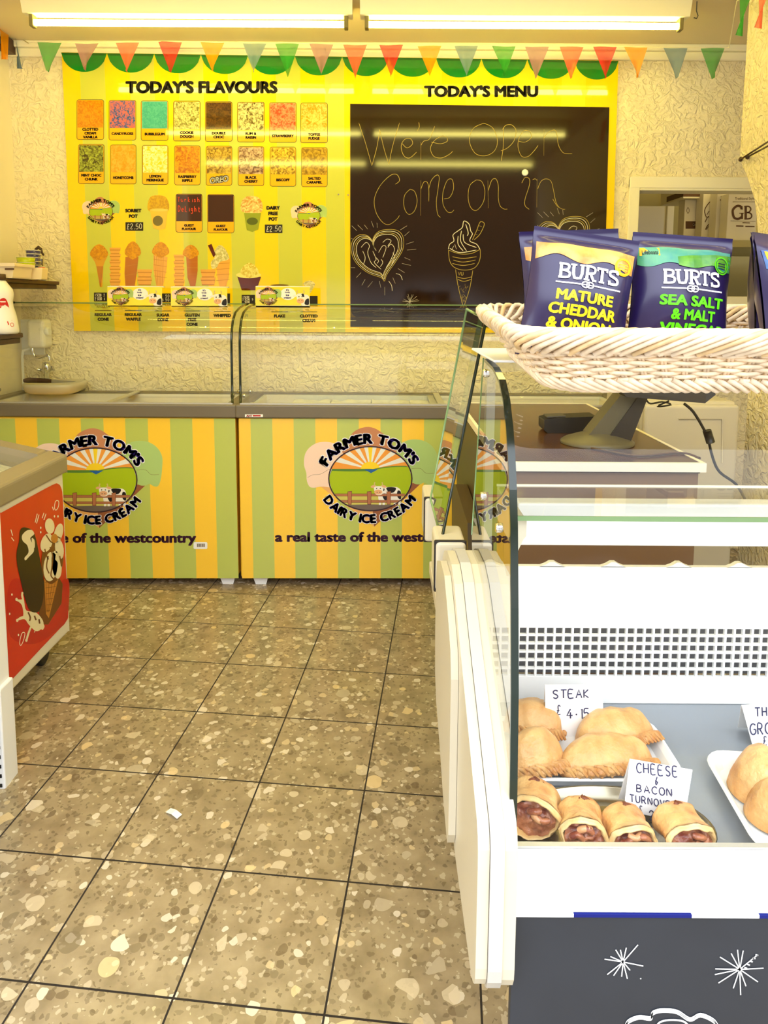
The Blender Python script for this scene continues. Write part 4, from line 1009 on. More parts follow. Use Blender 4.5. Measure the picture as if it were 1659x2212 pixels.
def cups(xc, y, rt, rbm, ztop, n, m, rim, label, group):
    h = .06; stp = (ztop-SZ-h)/max(1, n-1)
    for i in range(n):
        c = MB(); z = SZ+.001+i*stp
        c.lathe([(rbm,0),(rbm+(rt-rbm)*.5,h*.5),(rt*.985,h*.94)], (xc, y, z), m, 22)
        c.lathe([(rt*.985,h*.94),(rt*1.02,h*.96),(rt*1.03,h*.99),(rt,h),(rt*.9,h*.97)], (xc, y, z), rim, 22)
        obj1(c, 'paper_cup', label, 'cup', group)
cups(on_y(57, 580, 3.38).x, 3.38, .043, .033, on_y(59, 556, 3.38).z, 3, M_LIME, M_CUPW, 'lime paper cup nested in the green stack on the upper shelf', 'lime paper cups in a stack')
cups(on_y(73, 570, 3.47).x, 3.47, .035, .027, on_y(73, 541, 3.47).z, 6, M_NAVY, M_CUPW, 'navy and white paper cup nested in the tall stack on the upper shelf', 'navy paper cups in a stack')
cx = on_y(103, 590, 3.5)
r = thing('spray_can', (cx.x, 3.44, SZ), 'slim can with red label and clear cap on the shelf end', 'can')
hc = on_y(103, 576, 3.44).z-SZ
MB().lathe([(.016,0),(.0165,.003),(.0165,hc*.95),(.014,hc)], (cx.x, 3.44, SZ+.001), M_CREAM, 20, mats=None).build('can_body', r)
MB().lathe([(.0168,hc*.42),(.0168,hc*.95)], (cx.x, 3.44, SZ), gloss('can_red', (204, 60, 30)), 20).build('red_label', r)
MB().lathe([(.0168,hc*.05),(.0168,hc*.40)], (cx.x, 3.44, SZ), gloss('can_blue', (70, 140, 160)), 20).build('blue_label', r)
MB().lathe([(.014,hc),(.0135,hc+.05),(.006,hc+.058)], (cx.x, 3.44, SZ), glass('clear_cap_plastic', (.95,.93,.85), .1), 18).build('clear_cap', r)
sp = [on_y(x, y, 3.6) for x, y in ((76,548),(78,538),(83,534),(88,538),(91,546),(94,551))]
b = MB(); b.tube(sp+[on_y(93, 552, 3.6)], [.006,.008,.009,.008,.006,.005,.003], M_DWOOD, 8); b.tube([on_y(90, 560, 3.6), on_y(90, 575, 3.6), Vector((on_y(90, 575, 3.6).x, 3.6, SZ))], .006, M_DWOOD, 8)
obj1(b, 'scoop', 'dark curved scoop handle standing behind the navy cups', 'scoop')

# splash panel, water heater, basin
YH = YB-.08
c0, c1_ = on_y(46, 690, YB), on_y(63, 765, YB)
b = MB(); b.box(on_y(36, 700, YB).x, on_y(96, 700, YB).x, YB-.012, YB-.001, on_y(50, 766, YB).z, on_y(50, 690, YB).z, M_WHITE)
r = thing('water_heater', (on_y(72, 720, YB).x, YB-.012, on_y(72, 760, YB).z), 'small white wall water heater with a swan neck spout above the basin', 'water heater')
b.build('back_plate', r, bevel=.003)
hx0, hx1, hz0, hz1 = on_y(62, 700, YH).x, on_y(100, 700, YH).x, on_y(70, 752, YH).z, on_y(70, 690, YH).z
M_HEAT = mat('translucent_white_plastic', (240, 236, 226), .3)
MB().box(hx0, hx1, YH-.03, YB-.012, hz0, hz1, M_HEAT).build('casing', r, bevel=.02, seg=4)
kx_ = on_y(99, 716, YH); MB().lathe([(.022,0),(.024,.012),(.018,.026)], (hx1-.008, YH, kx_.z), M_WHITE, 18, 'x').build('dial', r)
sp = [on_y(x, y, YH-.01) for x, y in ((70,750),(71,760),(76,770),(88,772),(100,768),(106,770),(107,779))]
MB().tube(smooth([tuple(p) for p in sp], False, 4), .008, M_CHROME, 10).build('swan_neck_spout', r)
bs = on_y(108, 832, YH); bx0, bx1 = on_y(48, 830, YH-.12).x, on_y(168, 830, YH-.12).x; bz = on_y(100, 829, YH-.12).z
r = thing('hand_basin', ((bx0+bx1)/2, YB, bz), 'small cream hand basin with chrome tap on the back wall', 'basin')
bcx, brx, bry, bcy = (bx0+bx1)/2, (bx1-bx0)/2, .13, YB-.14
b = MB(); rings = []
for s, z in ((.8,-.05),(.92,-.04),(.98,-.015),(1,0),(.94,.004),(.86,-.01),(.7,-.03),(.3,-.04)):
    rings.append([(bcx+brx*s*math.copysign(abs(math.cos(q))**.6, math.cos(q)), bcy+bry*s*math.copysign(abs(math.sin(q))**.6, math.sin(q)), bz+z) for q in [2*math.pi*k/32 for k in range(32)]])
vs = [p for q in rings for p in q]
b.add(vs, [(i*32+k, i*32+(k+1) % 32, (i+1)*32+(k+1) % 32, (i+1)*32+k) for i in range(len(rings)-1) for k in range(32)]+[tuple(range((len(rings)-1)*32, len(rings)*32))], M_CREAM, True)
b.build('bowl', r)
t0 = on_y(98, 828, YH); b = MB()
b.lathe([(.012,0),(.012,.05),(.02,.055),(.024,.075),(.018,.095),(.006,.1)], (t0.x, YB-.06, bz), M_CHROME, 18); b.tube([(t0.x, YB-.06, bz+.04), (t0.x+.05, YB-.10, bz+.075), (t0.x+.06, YB-.11, bz+.06)], .009, M_CHROME, 10); b.tube([(t0.x, YB-.06, bz+.05), (t0.x-.05, YB-.06, bz+.06)], .008, M_CHROME, 10)
b.build('tap', r)
k0, k1, k2 = on_y(52, 820, YH-.14), on_y(112, 825, YH-.14), on_y(146, 823, YH-.14)
r = thing('knife', (k1.x, YH-.14, bz+.012), 'large knife with a brown handle lying across the basin edge', 'knife')
MB().tube([(k0.x, YH-.14, bz+.018), (k0.x+.02, YH-.14, bz+.02), (k1.x-.02, YH-.14, bz+.018), (k1.x, YH-.14, bz+.016)], [.010,.014,.012,.009], M_DWOOD, 10).build('handle', r)
MB().prism([(k1.x, YH-.145, bz+.006),(k2.x+.03, YH-.145, bz+.012),(k2.x+.05, YH-.145, bz+.017),(k1.x, YH-.145, bz+.024)], (0,.003,0), M_STEEL).build('blade', r)
b = MB(); pp = [on_x(30, 905, XL+.02)]; cxx = XL+.025
b.tube([(cxx, 3.58, .5), (cxx, 3.58, on_y(36, 770, 3.58).z), (cxx+.006, 3.58, on_y(36, 758, 3.58).z), (cxx+.03, 3.61, on_y(40, 752, 3.6).z)], .007, M_WHITE, 8)
obj1(b, 'heater_cable', 'white cable dropping from the water heater in the corner', 'cable')

# ------------------------------------------------------------------ red poster freezer on the left
XP = -1.203; PY0, PY1 = 1.93, on_x(150, 1362, XP).y
pzb = on_x(150, 1363, XP).z; pzt = on_x(135, 1021, XP).z
r = thing('poster_freezer', (-1.55, 2.25, 0), 'white chest freezer with a big red ice cream poster on its side', 'freezer')
SL = .22; XW = XL+.02
b = MB(); b.prism([(XW, PY0, pzb),(XP, PY0, pzb),(XP, PY0, pzt),(XW, PY0, pzt+SL*(XP-XW))], (0, PY1-PY0, 0), mat('poster_freezer_white', (232, 226, 206), .3)); b.build('body', r, bevel=.008)
rt = .07
def slab(x0, x1, y0, y1, z0, z1, m, b): 
    zz = lambda x, z: pzt+z+SL*(XP-x)
    b.prism([(x0,y0,zz(x0,z0)),(x1,y0,zz(x1,z0)),(x1,y0,zz(x1,z1)),(x0,y0,zz(x0,z1))], (0,y1-y0,0), m)
b = MB(); 
slab(XP-.06, XP+.014, PY0-.01, PY1+.012, 0, rt, M_GREYL, b); slab(XW, XW+.06, PY0-.01, PY1+.012, 0, rt, M_GREYL, b)
slab(XW+.06, XP-.06, PY1-.055, PY1+.012, 0, rt, M_GREYL, b); slab(XW+.06, XP-.06, PY0-.01, PY0+.055, 0, rt, M_GREYL, b)
b.build('rim', r, bevel=.012, seg=3)
b = MB(); slab(XW+.06, XP-.06, PY0+.055, PY1-.055, -.02, -.012, mat('poster_freezer_inside', (196, 170, 110), .5, rgb2=(120, 92, 50), noise_scale=6), b); b.build('ice_cream_goods', r)
for i, (u, v, dz) in enumerate(((PY0+.05, 2.27, .055), (2.24, PY1-.05, .045))):
    b = MB(); zz = lambda x: pzt+dz+SL*(XP-x); b.add([(XW+.05,u,zz(XW+.05)),(XP-.05,u,zz(XP-.05)),(XP-.05,v,zz(XP-.05)),(XW+.05,v,zz(XW+.05))], [(0,1,2,3)], M_GLASS); b.build('sliding_lid', r)
onp = lambda cx, cy, l: on_x(cx*.3796, 920+cy*.3796, XP+.0012+.0004*l)
P_RED = mat('poster_red', (208, 40, 18), .25, noise_amt=.08, noise_scale=3); P_DRED = mat('poster_dark_red', (190, 20, 14), .25)
P_CHO = ink('poster_chocolate', (48, 34, 10), .3); P_CHO2 = ink('poster_milk_chocolate', (110, 64, 20), .3); P_CRE = ink('poster_cream', (236, 224, 186), .3); P_WAF = ink('poster_wafer', (196, 130, 50), .3); P_LINE = ink('poster_white_line', (246, 238, 214), .3)
a = Art(onp)
a.poly(smooth([(-150,578),(5,495),(160,410),(300,335),(330,330),(347,350),(358,420),(372,740),(388,1050),(378,1110),(330,1165),(200,1302),(70,1442),(-150,1672)], True, 3), P_RED, 1)
a.blob([(60,890),(110,870),(230,930),(300,920),(388,870),(390,1040),(378,1110),(330,1160),(200,1240),(60,1200),(40,1000)], P_DRED, 1.5)
a.build('red_poster', r)
a = Art(onp)
a.poly([(340,870),(357,900),(350,1010),(275,1130),(230,1130),(215,1000),(245,880)], P_CHO2, 2)
a.blob([(128,945),(138,1000),(150,1050),(205,1062),(245,1110),(240,1150),(205,1168),(165,1132),(140,1100),(102,1106),(132,1080),(124,1020),(95,990),(127,985)], P_CRE, 2.5)
for pts in ([(135,1010),(115,1000),(93,988)],[(140,1085),(118,1092),(98,1106)],[(178,1140),(162,1180),(150,1222)],[(130,985),(126,965),(128,945)],[(235,1120),(248,1140),(238,1160)],[(205,1150),(196,1175)]): a.spline(pts, 11, P_CRE, 2.6, taper=True)
for x, y in ((94,987),(98,1107),(150,1220)): a.ell(x, y, 7, 9, P_CRE, 2.7, 10)
for pts in ([(160,1060),(172,1090),(168,1110)],[(196,1080),(205,1105)],[(222,1100),(226,1125)]): a.spline(pts, 9, P_CHO2, 3)
a.blob([(113,600),(130,578),(165,583),(188,600),(207,650),(228,760),(249,880),(246,980),(228,1045),(205,1062),(170,1050),(145,990),(120,890),(98,790),(95,720),(110,650)], P_CHO, 3.5)
a.blob([(125,625),(150,597),(180,592),(195,615),(172,640),(190,680),(192,715),(165,745),(145,765),(140,750),(162,720),(155,680),(130,655)], P_CRE, 4)
a.blob([(180,640),(196,650),(198,690),(188,690)], P_CRE, 4.2)
a.build('chocolate_bar_picture', r)
a = Art(onp)
a.poly([(252,870),(332,870),(278,1095),(262,1070)], P_WAF, 3.5)
for i in range(6): a.line([(256+i*2,890+i*32),(326-i*8,880+i*34)], 2.5, P_CHO2, 3.8)
for i in range(4): a.line([(262+i*18,880),(266+i*4,1060)], 2, P_CHO2, 3.8)
a.ell(298, 760, 62, 140, P_CHO2, 4, 28, 4)
for cx, cy, rx, ry, ro in ((283,570,27,44,-6),(333,610,24,56,14),(265,665,32,55,18),(338,700,24,58,-8),(288,800,40,85,6),(322,790,28,80,-6)): a.ell(cx, cy, rx, ry, P_CRE, 4.5, 22, ro)
for pts in ([(262,620),(290,660),(310,660)],[(300,650),(320,630),(345,640)],[(285,690),(300,740),(296,800),(290,850),(305,870)],[(255,700),(262,730),(275,760)],[(340,740),(350,800)],[(275,740),(265,800),(280,840)]): a.spline(pts, 7, P_CHO2, 5)
a.ell(310, 640, 20, 26, P_WAF, 5.2); a.build('cone_picture', r)
a = Art(onp)
for pts in ([(62,590),(72,625)],[(65,635),(80,655)],[(98,718),(125,702)],[(212,500),(200,550)],[(222,505),(208,555)],[(250,495),(240,525)],[(262,500),(250,535)],[(305,480),(298,460)]): a.line([*pts], 4, P_LINE, 2)
a.line(smooth([(322,425),(334,430),(332,460),(318,480),(310,465),(314,435)], True, 3), 3.5, P_LINE, 2, True)
a.line(smooth([(125,1180),(142,1180),(132,1225),(118,1250),(112,1230)], True, 3), 3.5, P_LINE, 2, True)
for x, y in ((232,580),(232,605),(105,1190),(68,960),(55,1070),(310,515),(330,515)): a.ell(x, y, 4, 7, P_LINE, 2, 8)
a.build('splash_lines', r)
for y in (2.02, PY1-.08):
    c = MB(); c.lathe([(.03,-.014),(.038,-.01),(.038,.01),(.03,.014)], (XP-.07, y, .038), M_BLACK, 18, 'x'); c.box(XP-.09, XP-.05, y-.02, y+.02, .05, pzb+.002, M_DGREY); c.build('castor', r)
# white cabinet nearer on the left
XC_ = -1.06
yc1 = on_x(22, 1465, XC_).y; zc0 = on_x(22, 1466, XC_).z
r = thing('white_cabinet', (-1.5, 1.6, 0), 'white appliance at the left picture edge in front of the poster freezer', 'freezer')
MB().box(XW, XC_, .95, yc1, zc0, .93, M_WHITE).build('body', r, bevel=.006)
xk = on_y(12, 1705, 1.75).x; xk2 = on_x(45, 1690, xk+.005)
lz0, lz1 = on_y(12, 1712, 1.75).z, on_y(8, 1491, 1.75).z
b = MB(); b.box(XW, xk, 1.75, max(1.8, xk2.y), lz0, lz1, M_WHITE); b.build('compressor_housing', r, bevel=.004)
a = MB()
for i in range(5):
    p = on_y(-6, 1614+i*20.5, 1.7495); a.box(xk-.30, xk-.008, 1.748, 1.7505, p.z-.006, p.z+.004, M_BLACK)
a.build('vent_slots', r)
MB().box(XW, XC_-.02, 1.0, yc1-.04, .06, zc0, M_DGREY).build('plinth', r)
b = MB()
for x in (XC_-.1, XW+.1):
    for y in (1.06, yc1-.12): b.lathe([(.025,0),(.025,.06)], (x, y, 0), M_BLACK, 14)
b.build('foot', r)
# scrap of paper
s0, s1 = on_z(363, 1750, .004), on_z(388, 1764, .004); dv = (s1-s0); nv = Vector((-dv.y, dv.x, 0)).normalized()*.009
obj1(MB().add([s0-nv, s1-nv, s1+nv, s0+nv, (s0+s1)/2-nv+Vector((0,0,.004)), (s0+s1)/2+nv+Vector((0,0,.004))], [(0,4,5,3),(4,1,2,5)], M_WHITE), 'paper_scrap', 'small white paper scrap lying on the floor tiles', 'paper')

# ------------------------------------------------------------------ store room boxes seen through the hatch
M_BOXC = mat('carton_white', (226, 216, 186), .6); I_BRN = ink('carton_brown', (92, 62, 34))
def carton(x0, y0, x1, y1, Y, dep, label, art):
    dep = .09
    p, q = on_y(x0, y0, Y), on_y(x1, y1, Y)
    r = thing('carton', ((p.x+q.x)/2, Y, q.z), label, 'box', 'cartons in the store room')
    MB().box(p.x, q.x, Y, Y+dep, q.z, p.z, M_BOXC).build('box_body', r, bevel=.003)
    a = Art(lambda x, y, l: on_y(x, y, Y-.0006-.0004*l)); art(a); a.build('printing', r)
    return p, q
def g1(a):
    def serif(xs): 
        for s in xs: a.spline(s, 3.6, I_BRN, 1)
    a.line(smooth([(1602,452),(1600,446),(1592,445),(1584,452),(1583,460),(1586,470),(1594,473),(1602,469)], False, 4), 5, I_BRN, 1); a.line([(1603,460),(1603,473)], 4, I_BRN, 1); a.line([(1597,460.5),(1607,460.5)], 1.6, I_BRN, 1); a.line([(1603,445),(1603,453)], 2, I_BRN, 1)
    a.line([(1611,446),(1611,473)], 5, I_BRN, 1); a.line(smooth([(1608,446),(1618,446),(1622,452),(1618,458),(1611,459)], False, 4), 2.8, I_BRN, 1); a.line(smooth([(1611,459),(1620,460),(1624,466),(1620,472),(1608,473)], False, 4), 3, I_BRN, 1)
    a.text('Traditional Style', 1588, 426, 1630, 433, I_BRN, 1, .0); a.line([(1583,436),(1632,436)], .8, I_BRN, 1); a.line([(1578,477),(1632,478)], .8, I_BRN, 1); a.line([(1604,481),(1620,481.5)], 2, I_BRN, 1); a.line([(1590,488),(1606,488.5)], 2.6, I_BRN, 1); a.line([(1610,489),(1630,489.5)], 2.6, I_BRN, 1)
YK = 4.05
p, q = carton(1574, 417, 1634, 520, YK, .3, 'big carton printed GB behind the hatch', g1)
def g2(a): a.rect(1481, 478, 1517, 494, I_BRN, 1); a.text('Only', 1496, 482, 1507, 490, M_BOXC, 2, .02); a.spline([(1483,455),(1486,448),(1489,455),(1486,461),(1483,455)], 1, I_BRN, 1)
carton(1480, 431, 1518, 520, YK+.3, .3, 'carton with a brown band standing left of the tall cartons', g2)
def g3(a): a.spline([(1526,470),(1522,455),(1530,440),(1541,430)], 2, I_BRN, 1); a.spline([(1523,480),(1530,468),(1536,478),(1528,488),(1524,496)], 2, I_BRN, 1); a.spline([(1527,464),(1532,456),(1535,461),(1541,450)], 1.4, I_BRN, 1); a.spline([(1526,496),(1533,486),(1537,489),(1543,478)], 1.4, I_BRN, 1); a.ell(1545, 464, 3, 9, I_BRN, 1); a.ell(1545, 464, 1.6, 6, M_BOXC, 2)
carton(1520, 414, 1549, 520, YK+.2, .3, 'narrow carton with slanting script between the others behind the hatch', g3)
def g4(a): a.line([(1555,432),(1567,431)], 2, I_BRN, 1); a.line([(1557,424),(1566,423.5)], 1.6, I_BRN, 1); a.rect(1556, 450, 1560, 500, ink('carton_tan', (150, 120, 70)), 1)
carton(1550, 411, 1573, 520, YK+.1, .3, 'carton directly left of the carton printed GB', g4)
p, q = on_y(1462, 412, YK+.35), on_y(1522, 440, YK+.35)
r = thing('carton', (p.x, YK+.35, q.z), 'dark banded carton on top of the left carton behind the hatch', 'box', 'cartons in the store room')
b = MB(); b.box(p.x, q.x, YK+.25, YK+.6, on_y(1480, 431, YK+.3).z+.001, p.z+.12, M_BOXC); b.build('box_body', r)
b = MB(); b.box(p.x-.001, q.x+.001, YK+.2485, YK+.5, on_y(1480, 427, YK+.3).z, on_y(1480, 415, YK+.3).z, I_BRN); b.build('dark_band', r)
ztop = on_y(1574, 520, YK).z
obj1(MB().box(1.75, 2.9, YK-.05, YK+.75, ztop-.04, ztop-.002, M_STORE).box(1.8, 1.85, YK, YK+.05, 0, ztop-.04, M_STORE).box(2.8, 2.85, YK, YK+.05, 0, ztop-.04, M_STORE).box(1.8, 1.85, YK+.65, YK+.7, 0, ztop-.04, M_STORE).box(2.8, 2.85, YK+.65, YK+.7, 0, ztop-.04, M_STORE), 'store_table', 'plain table carrying the cartons in the store room', 'table')

# ------------------------------------------------------------------ till counter and what stands on it
TY0 = 1.85; TZ = on_y(1300, 1001, TY0).z
tx0 = on_y(1084, 1001, TY0).x; tx1 = on_y(1527, 1001, TY0).x; TY1 = on_x(990, 872, tx0).y
M_WTOP = mat('till_counter_top', (70, 38, 12), .22, noise_amt=.15, noise_scale=9)
M_TSIDE = mat('till_counter_side', (122, 92, 66), .45)
r = thing('till_counter', ((tx0+tx1)/2, (TY0+TY1)/2, 0), 'brown till counter with white edged top behind the glass display', 'counter')
MB().box(tx0+.015, tx1-.015, TY0+.015, TY1-.015, .0, TZ-.03, M_TSIDE).build('body', r)
MB().box(tx0+.012, tx1-.012, TY0+.012, TY1-.012, TZ-.03, TZ, M_WTOP).build('worktop', r)
b = MB(); e = TZ+.0015
b.box(tx0, tx1, TY0, TY0+.012, TZ-.024, e, M_WHITE); b.box(tx0, tx1, TY1-.012, TY1, TZ-.024, e, M_TRIM); b.box(tx0, tx0+.012, TY0+.012, TY1-.012, TZ-.024, e, M_TRIM); b.box(tx1-.012, tx1, TY0+.012, TY1-.012, TZ-.024, e, M_TRIM)
b.build('edging', r)
MB().box(tx0-.001, tx0+.016, TY0+.02, TY1-.001, 0, TZ-.026, M_OLIVE).build('side_panel', r)
p = [on_x(x, y, tx0-.012) for x, y in ((1000,1045),(1010,1045),(1062,1150),(1075,1200),(1010,1165),(1000,1160))]
MB().prism([on_x(976, 1046, tx0-.05), on_x(984, 1046, tx0-.05), on_x(1010, 1130, tx0-.05), on_x(1012, 1260, tx0-.05), on_x(976, 1200, tx0-.05)], (.045, 0, 0), M_OLIVE).build('lower_panel', r)

def clamp_y(y): return y
TSY = 2.12
c = on_y(1305, 955, TSY)
r = thing('till_stand', (c.x, TSY, TZ), 'grey till screen on a leaning stand on the brown counter', 'till')
M_TILL = mat('till_grey_plastic', (92, 86, 66), .4); M_TILLD = mat('till_dark_plastic', (44, 40, 38), .4)
b = MB(); ct = Vector((on_y(1290, 950, TSY).x, TSY, TZ))
ring = [(.115*math.cos(q), .10*math.sin(q)) for q in [2*math.pi*k/28 for k in range(28)]]
vs = [ct+Vector((x*s, y*s, z)) for s, z in ((1,.001),(1,.008),(.9,.016),(.55,.03),(.3,.036)) for x, y in ring]
b.add(vs, [(i*28+k, i*28+(k+1) % 28, (i+1)*28+(k+1) % 28, (i+1)*28+k) for i in range(4) for k in range(28)]+[tuple(range(4*28, 5*28))], M_TILL, True); b.build('stand_base', r)
f0 = [on_y(x, y, TSY-.05) for x, y in ((1272,948),(1310,958),(1366,958),(1402,855),(1378,850),(1350,848))]
b = MB(); P_ = lambda x, y, Y: on_y(x, y, Y)
b.prism([P_(1272,940,TSY-.03),P_(1310,952,TSY-.03),P_(1380,856,TSY-.03),P_(1342,852,TSY-.03)], (0,.07,0), M_TILL)
b.prism([P_(1310,952,TSY-.035),P_(1362,956,TSY-.035),P_(1400,858,TSY-.035),P_(1380,856,TSY-.035)], (0,.075,0), M_TILLD)
b.build('stand_column', r, bevel=.004)
b = MB(); q0, q1 = P_(1344,868,TSY-.12), P_(1552,868,TSY-.12); zt = TZ+.30
b.prism([Vector((q0.x+.02, TSY-.10, q0.z+.012)), Vector((q1.x-.03, TSY-.10, q0.z-.006)), Vector((q1.x, TSY-.10, q0.z+.02)), Vector((q1.x-.01, TSY-.08, zt)), Vector((q0.x-.03, TSY-.08, zt)), Vector((q0.x-.005, TSY-.10, q0.z+.035))], (0, .06, 0), M_TILLD); b.build('till_screen', r, bevel=.008)
b = MB()
b.tube(smooth([tuple(P_(x, y, TSY+.02)) for x, y in ((1478,872),(1498,890),(1522,930),(1530,948))], False, 4), .0045, M_BLACK, 8)
b.tube(smooth([tuple(P_(x, y, TSY+.02)) for x, y in ((1530,948),(1540,990),(1555,1020),(1590,1046),(1610,1080))], False, 4), .0045, M_BLACK, 8); b.build('cable', r)
b = MB(); u, v = P_(1527,930,TSY+.02), P_(1535,956,TSY+.02); b.tube([u, v], .0135, M_BLACK, 12); b.build('ferrite_bead', r)
b = MB(); b.tube(smooth([(on_z(x, y, TZ+.004).x, on_z(x, y, TZ+.004).y, TZ+.004) for x, y in ((1248,962),(1300,972),(1380,985),(1470,978),(1512,990))], False, 4), .0035, M_DWOOD, 6); b.build('counter_cable', r)
b = MB(); b.tube(smooth([tuple(P_(x, y, 2.2)) for x, y in ((1395,862),(1405,872),(1430,868),(1450,874),(1420,878),(1445,866))], False, 4), .003, M_BLACK, 6); b.build('loose_cable', r)
cy = 2.28; p, q = on_y(1176, 908, cy), on_y(1290, 940, cy)
r = thing('card_reader', ((p.x+q.x)/2, cy, TZ), 'black card terminal lying on the till counter left of the till', 'card reader')
b = MB(); b.prism([(p.x, cy, TZ+.012),(p.x+.012, cy, TZ+.001),(q.x, cy, TZ+.001),(q.x, cy, TZ+.06),(p.x+.03, cy, TZ+.052),(p.x, cy, TZ+.046)], (0,.085,0), M_BLACK); b.build('terminal_body', r, bevel=.005)
b = MB(); b.prism([(p.x+.012, cy+.008, TZ+.0525),(p.x+.075, cy+.008, TZ+.0565),(p.x+.075, cy+.008, TZ+.060),(p.x+.012, cy+.008, TZ+.056)], (0,.06,0), M_DGREY); b.build('screen', r)
# white appliance behind the till
AY = 2.62; p, q = on_y(1392, 868, AY), on_y(1603, 868, AY)
r = thing('undercounter_fridge', ((p.x+q.x)/2, AY+.2, 0), 'cream undercounter fridge with rounded corners behind the till against the right wall', 'fridge')
MB().box(p.x, q.x, AY+.03, AY+.46, .02, p.z, M_CREAM).build('body', r, bevel=.02, seg=4)
MB().box(p.x+.004, q.x-.004, AY, AY+.028, .06, p.z-.012, M_CREAM).build('door', r, bevel=.018, seg=4)
b = MB(); 
b.tube([on_y(1466, 905, AY-.003), on_y(1560, 905, AY-.003), on_y(1560, 1000, AY-.003)], .0025, M_CREAM2, 6); b.build('door_groove', r)

# ------------------------------------------------------------------ second serve-over behind, glass leaning over the aisle
r = thing('aisle_serve_over', (.2, 1.55, 0), 'second glass fronted counter beyond the pasty display, its leaning pane mirroring the freezer', 'display counter')
def bumper(x0, x1, z0, z1, y0, y1):
    o = MB().box(x0, x1, y0, y1, z0, z1, M_CREAM).build('bumper', r, bevel=.009, seg=4)
    g = MB().box(x0-.0022, x1+.001, y0+.005, y0+.013, z0-.002, z1+.0022, M_RUB).build('gasket', None, bevel=.003, seg=3)
    g.parent = o
    for v in g.data.vertices: v.co -= loc_of(r)
yb = 1.31; u, v = on_y(941, 1172, yb), on_y(1019, 1280, yb); bumper(u.x, u.x+.062, v.z, u.z, yb, 1.42)
ya = 1.70; u, v = on_y(918, 1077, ya), on_y(959, 1172, ya); bumper(u.x, v.x, v.z, u.z, ya, 1.84)
Q = [on_y(954, 1166, 1.36), on_y(930, 1077, 1.70), on_y(1008, 668, 1.70), on_y(1050, 690, 1.36)]
M_MIRG = glass('tinted_side_glass', (.93,.95,.86), .26, 0, 2.2)
b = MB(); b.add(Q, [(0,1,2,3)], M_MIRG); b.build('leaning_glass', r)
b = MB(); b.tube([Q[1], Q[2]], .0028, M_GEDGE2, 6); b.tube([Q[0], Q[3]], .0035, M_GEDGE, 6); b.tube([Q[2], Q[3]], .003, M_GEDGE2, 6); b.tube([Q[0], Q[1]], .003, M_GEDGE2, 6); b.build('glass_edge', r)
m0, m1 = Q[0].lerp(Q[1], .45), Q[3].lerp(Q[2], .45)
b = MB(); b.tube([m0+Vector((.012,0,0)), m1+Vector((.012,0,0))], .006, M_GEDGE2, 8); b.build('support_rod', r)
b = MB(); b.box(.20, .31, 1.33, 1.83, .08, .60, M_CREAM); b.build('base_cabinet', r, bevel=.006)
b = MB(); b.box(.13, .30, 1.33, 1.83, .60, .635, M_CREAM); b.build('deck', r, bevel=.004)
b = MB(); b.box(.22, .30, 1.36, 1.80, 0, .08, M_DGREY); b.build('plinth', r)

# ------------------------------------------------------------------ the pasty display in front
GF = .80                               # plane of the front glass
SXL = on_y(1106, 1500, GF).x           # outside of the left side glass
DX1 = 1.15
DZ = .610; DB = 1.196
r = D = thing('pasty_display', (.65, 1.0, 0), 'white serve-over display with curved glass full of pasties, chalkboard below', 'display counter')
ony = lambda Y: (lambda x, y, l: on_y(x, y, Y-.0004*l))
M_DISW = mat('display_white', (244, 245, 246), .28)
# base, chalkboard, ledge
M_CHB = mat('chalkboard_slate', (38, 42, 50), .55, noise_amt=.06, noise_scale=10)
cbx = on_y(1104, 2100, .775).x; cbz = on_y(1300, 1979, .775).z
MB().box(SXL+.14, DX1, .86, 1.22, .08, DZ-.03, M_CREAM2).build('base_cabinet', D)
for x in (SXL+.2, DX1-.08):
    for y in (.92, 1.16): MB().lathe([(.03,0),(.03,.008),(.015,.012),(.015,.09)], (x, y, 0), M_DGREY, 14).build('foot', D)
o = MB().box(cbx, DX1, .775, .787, .12, cbz, M_CHB).build('chalkboard', D, bevel=.001)
b = MB(); xs = [1104, 1239, 1494, 1640, 2050]; 
for i in range(4):
    xa, xb = on_y(xs[i], 1975, .774).x, on_y(xs[i+1], 1975, .774).x
    b.box(xa, xb, .773, .787, cbz, cbz+.0042, M_WHITE if i % 2 == 0 else ink('trim_blue', (10, 24, 110)))
b.build('board_trim', D)
zl0, zl1, zl2, zl3 = [on_y(1300, y, .775).z for y in (1973, 1913, 1905, 1866)]
b = MB(); b.box(SXL, DX1, .775, .80, zl0, zl1, M_DISW); b.box(SXL, DX1, .784, .80, zl1, zl2, M_DISW); b.box(SXL, DX1, .778, .80, zl2, zl3, M_DISW); b.build('front_ledge', D, bevel=.0025)
MB().box(SXL, DX1, .7985, .806, zl3, zl3+.003, M_ALU).build('glass_channel', D)
M_CHK = mat('white_chalk_mark', (238, 238, 236), .9)
a = Art(ony(.7745))
def burst(cx, cy, ends, wd):
    for x, y in ends: a.line([(cx, cy), (900+x*.4575, 1650+y*.4575)], wd, M_CHK, 1, taper=True)
burst(1346, 2078, [(887,922),(940,878),(915,910),(962,878),(990,868),(1045,855),(1070,955),(1008,975),(995,1015),(968,1005),(930,1000),(900,995)], 6)
burst(1598, 2094, [(1410,968),(1408,995),(1432,912),(1485,895),(1515,878),(1542,882),(1612,900),(1638,965),(1612,1030),(1555,1050),(1530,1092),(1495,1060),(1425,1035)], 6)
for q in range(5): a.line([(1608+q*6, 2090-q*7), (1614+q*6, 2092-q*7)], 3, M_CHK, 1)
cl = [(985,1240),(1000,1210),(1050,1190),(1105,1195),(1115,1170),(1160,1158),(1230,1165),(1290,1200),(1340,1180),(1400,1205),(1425,1240)]
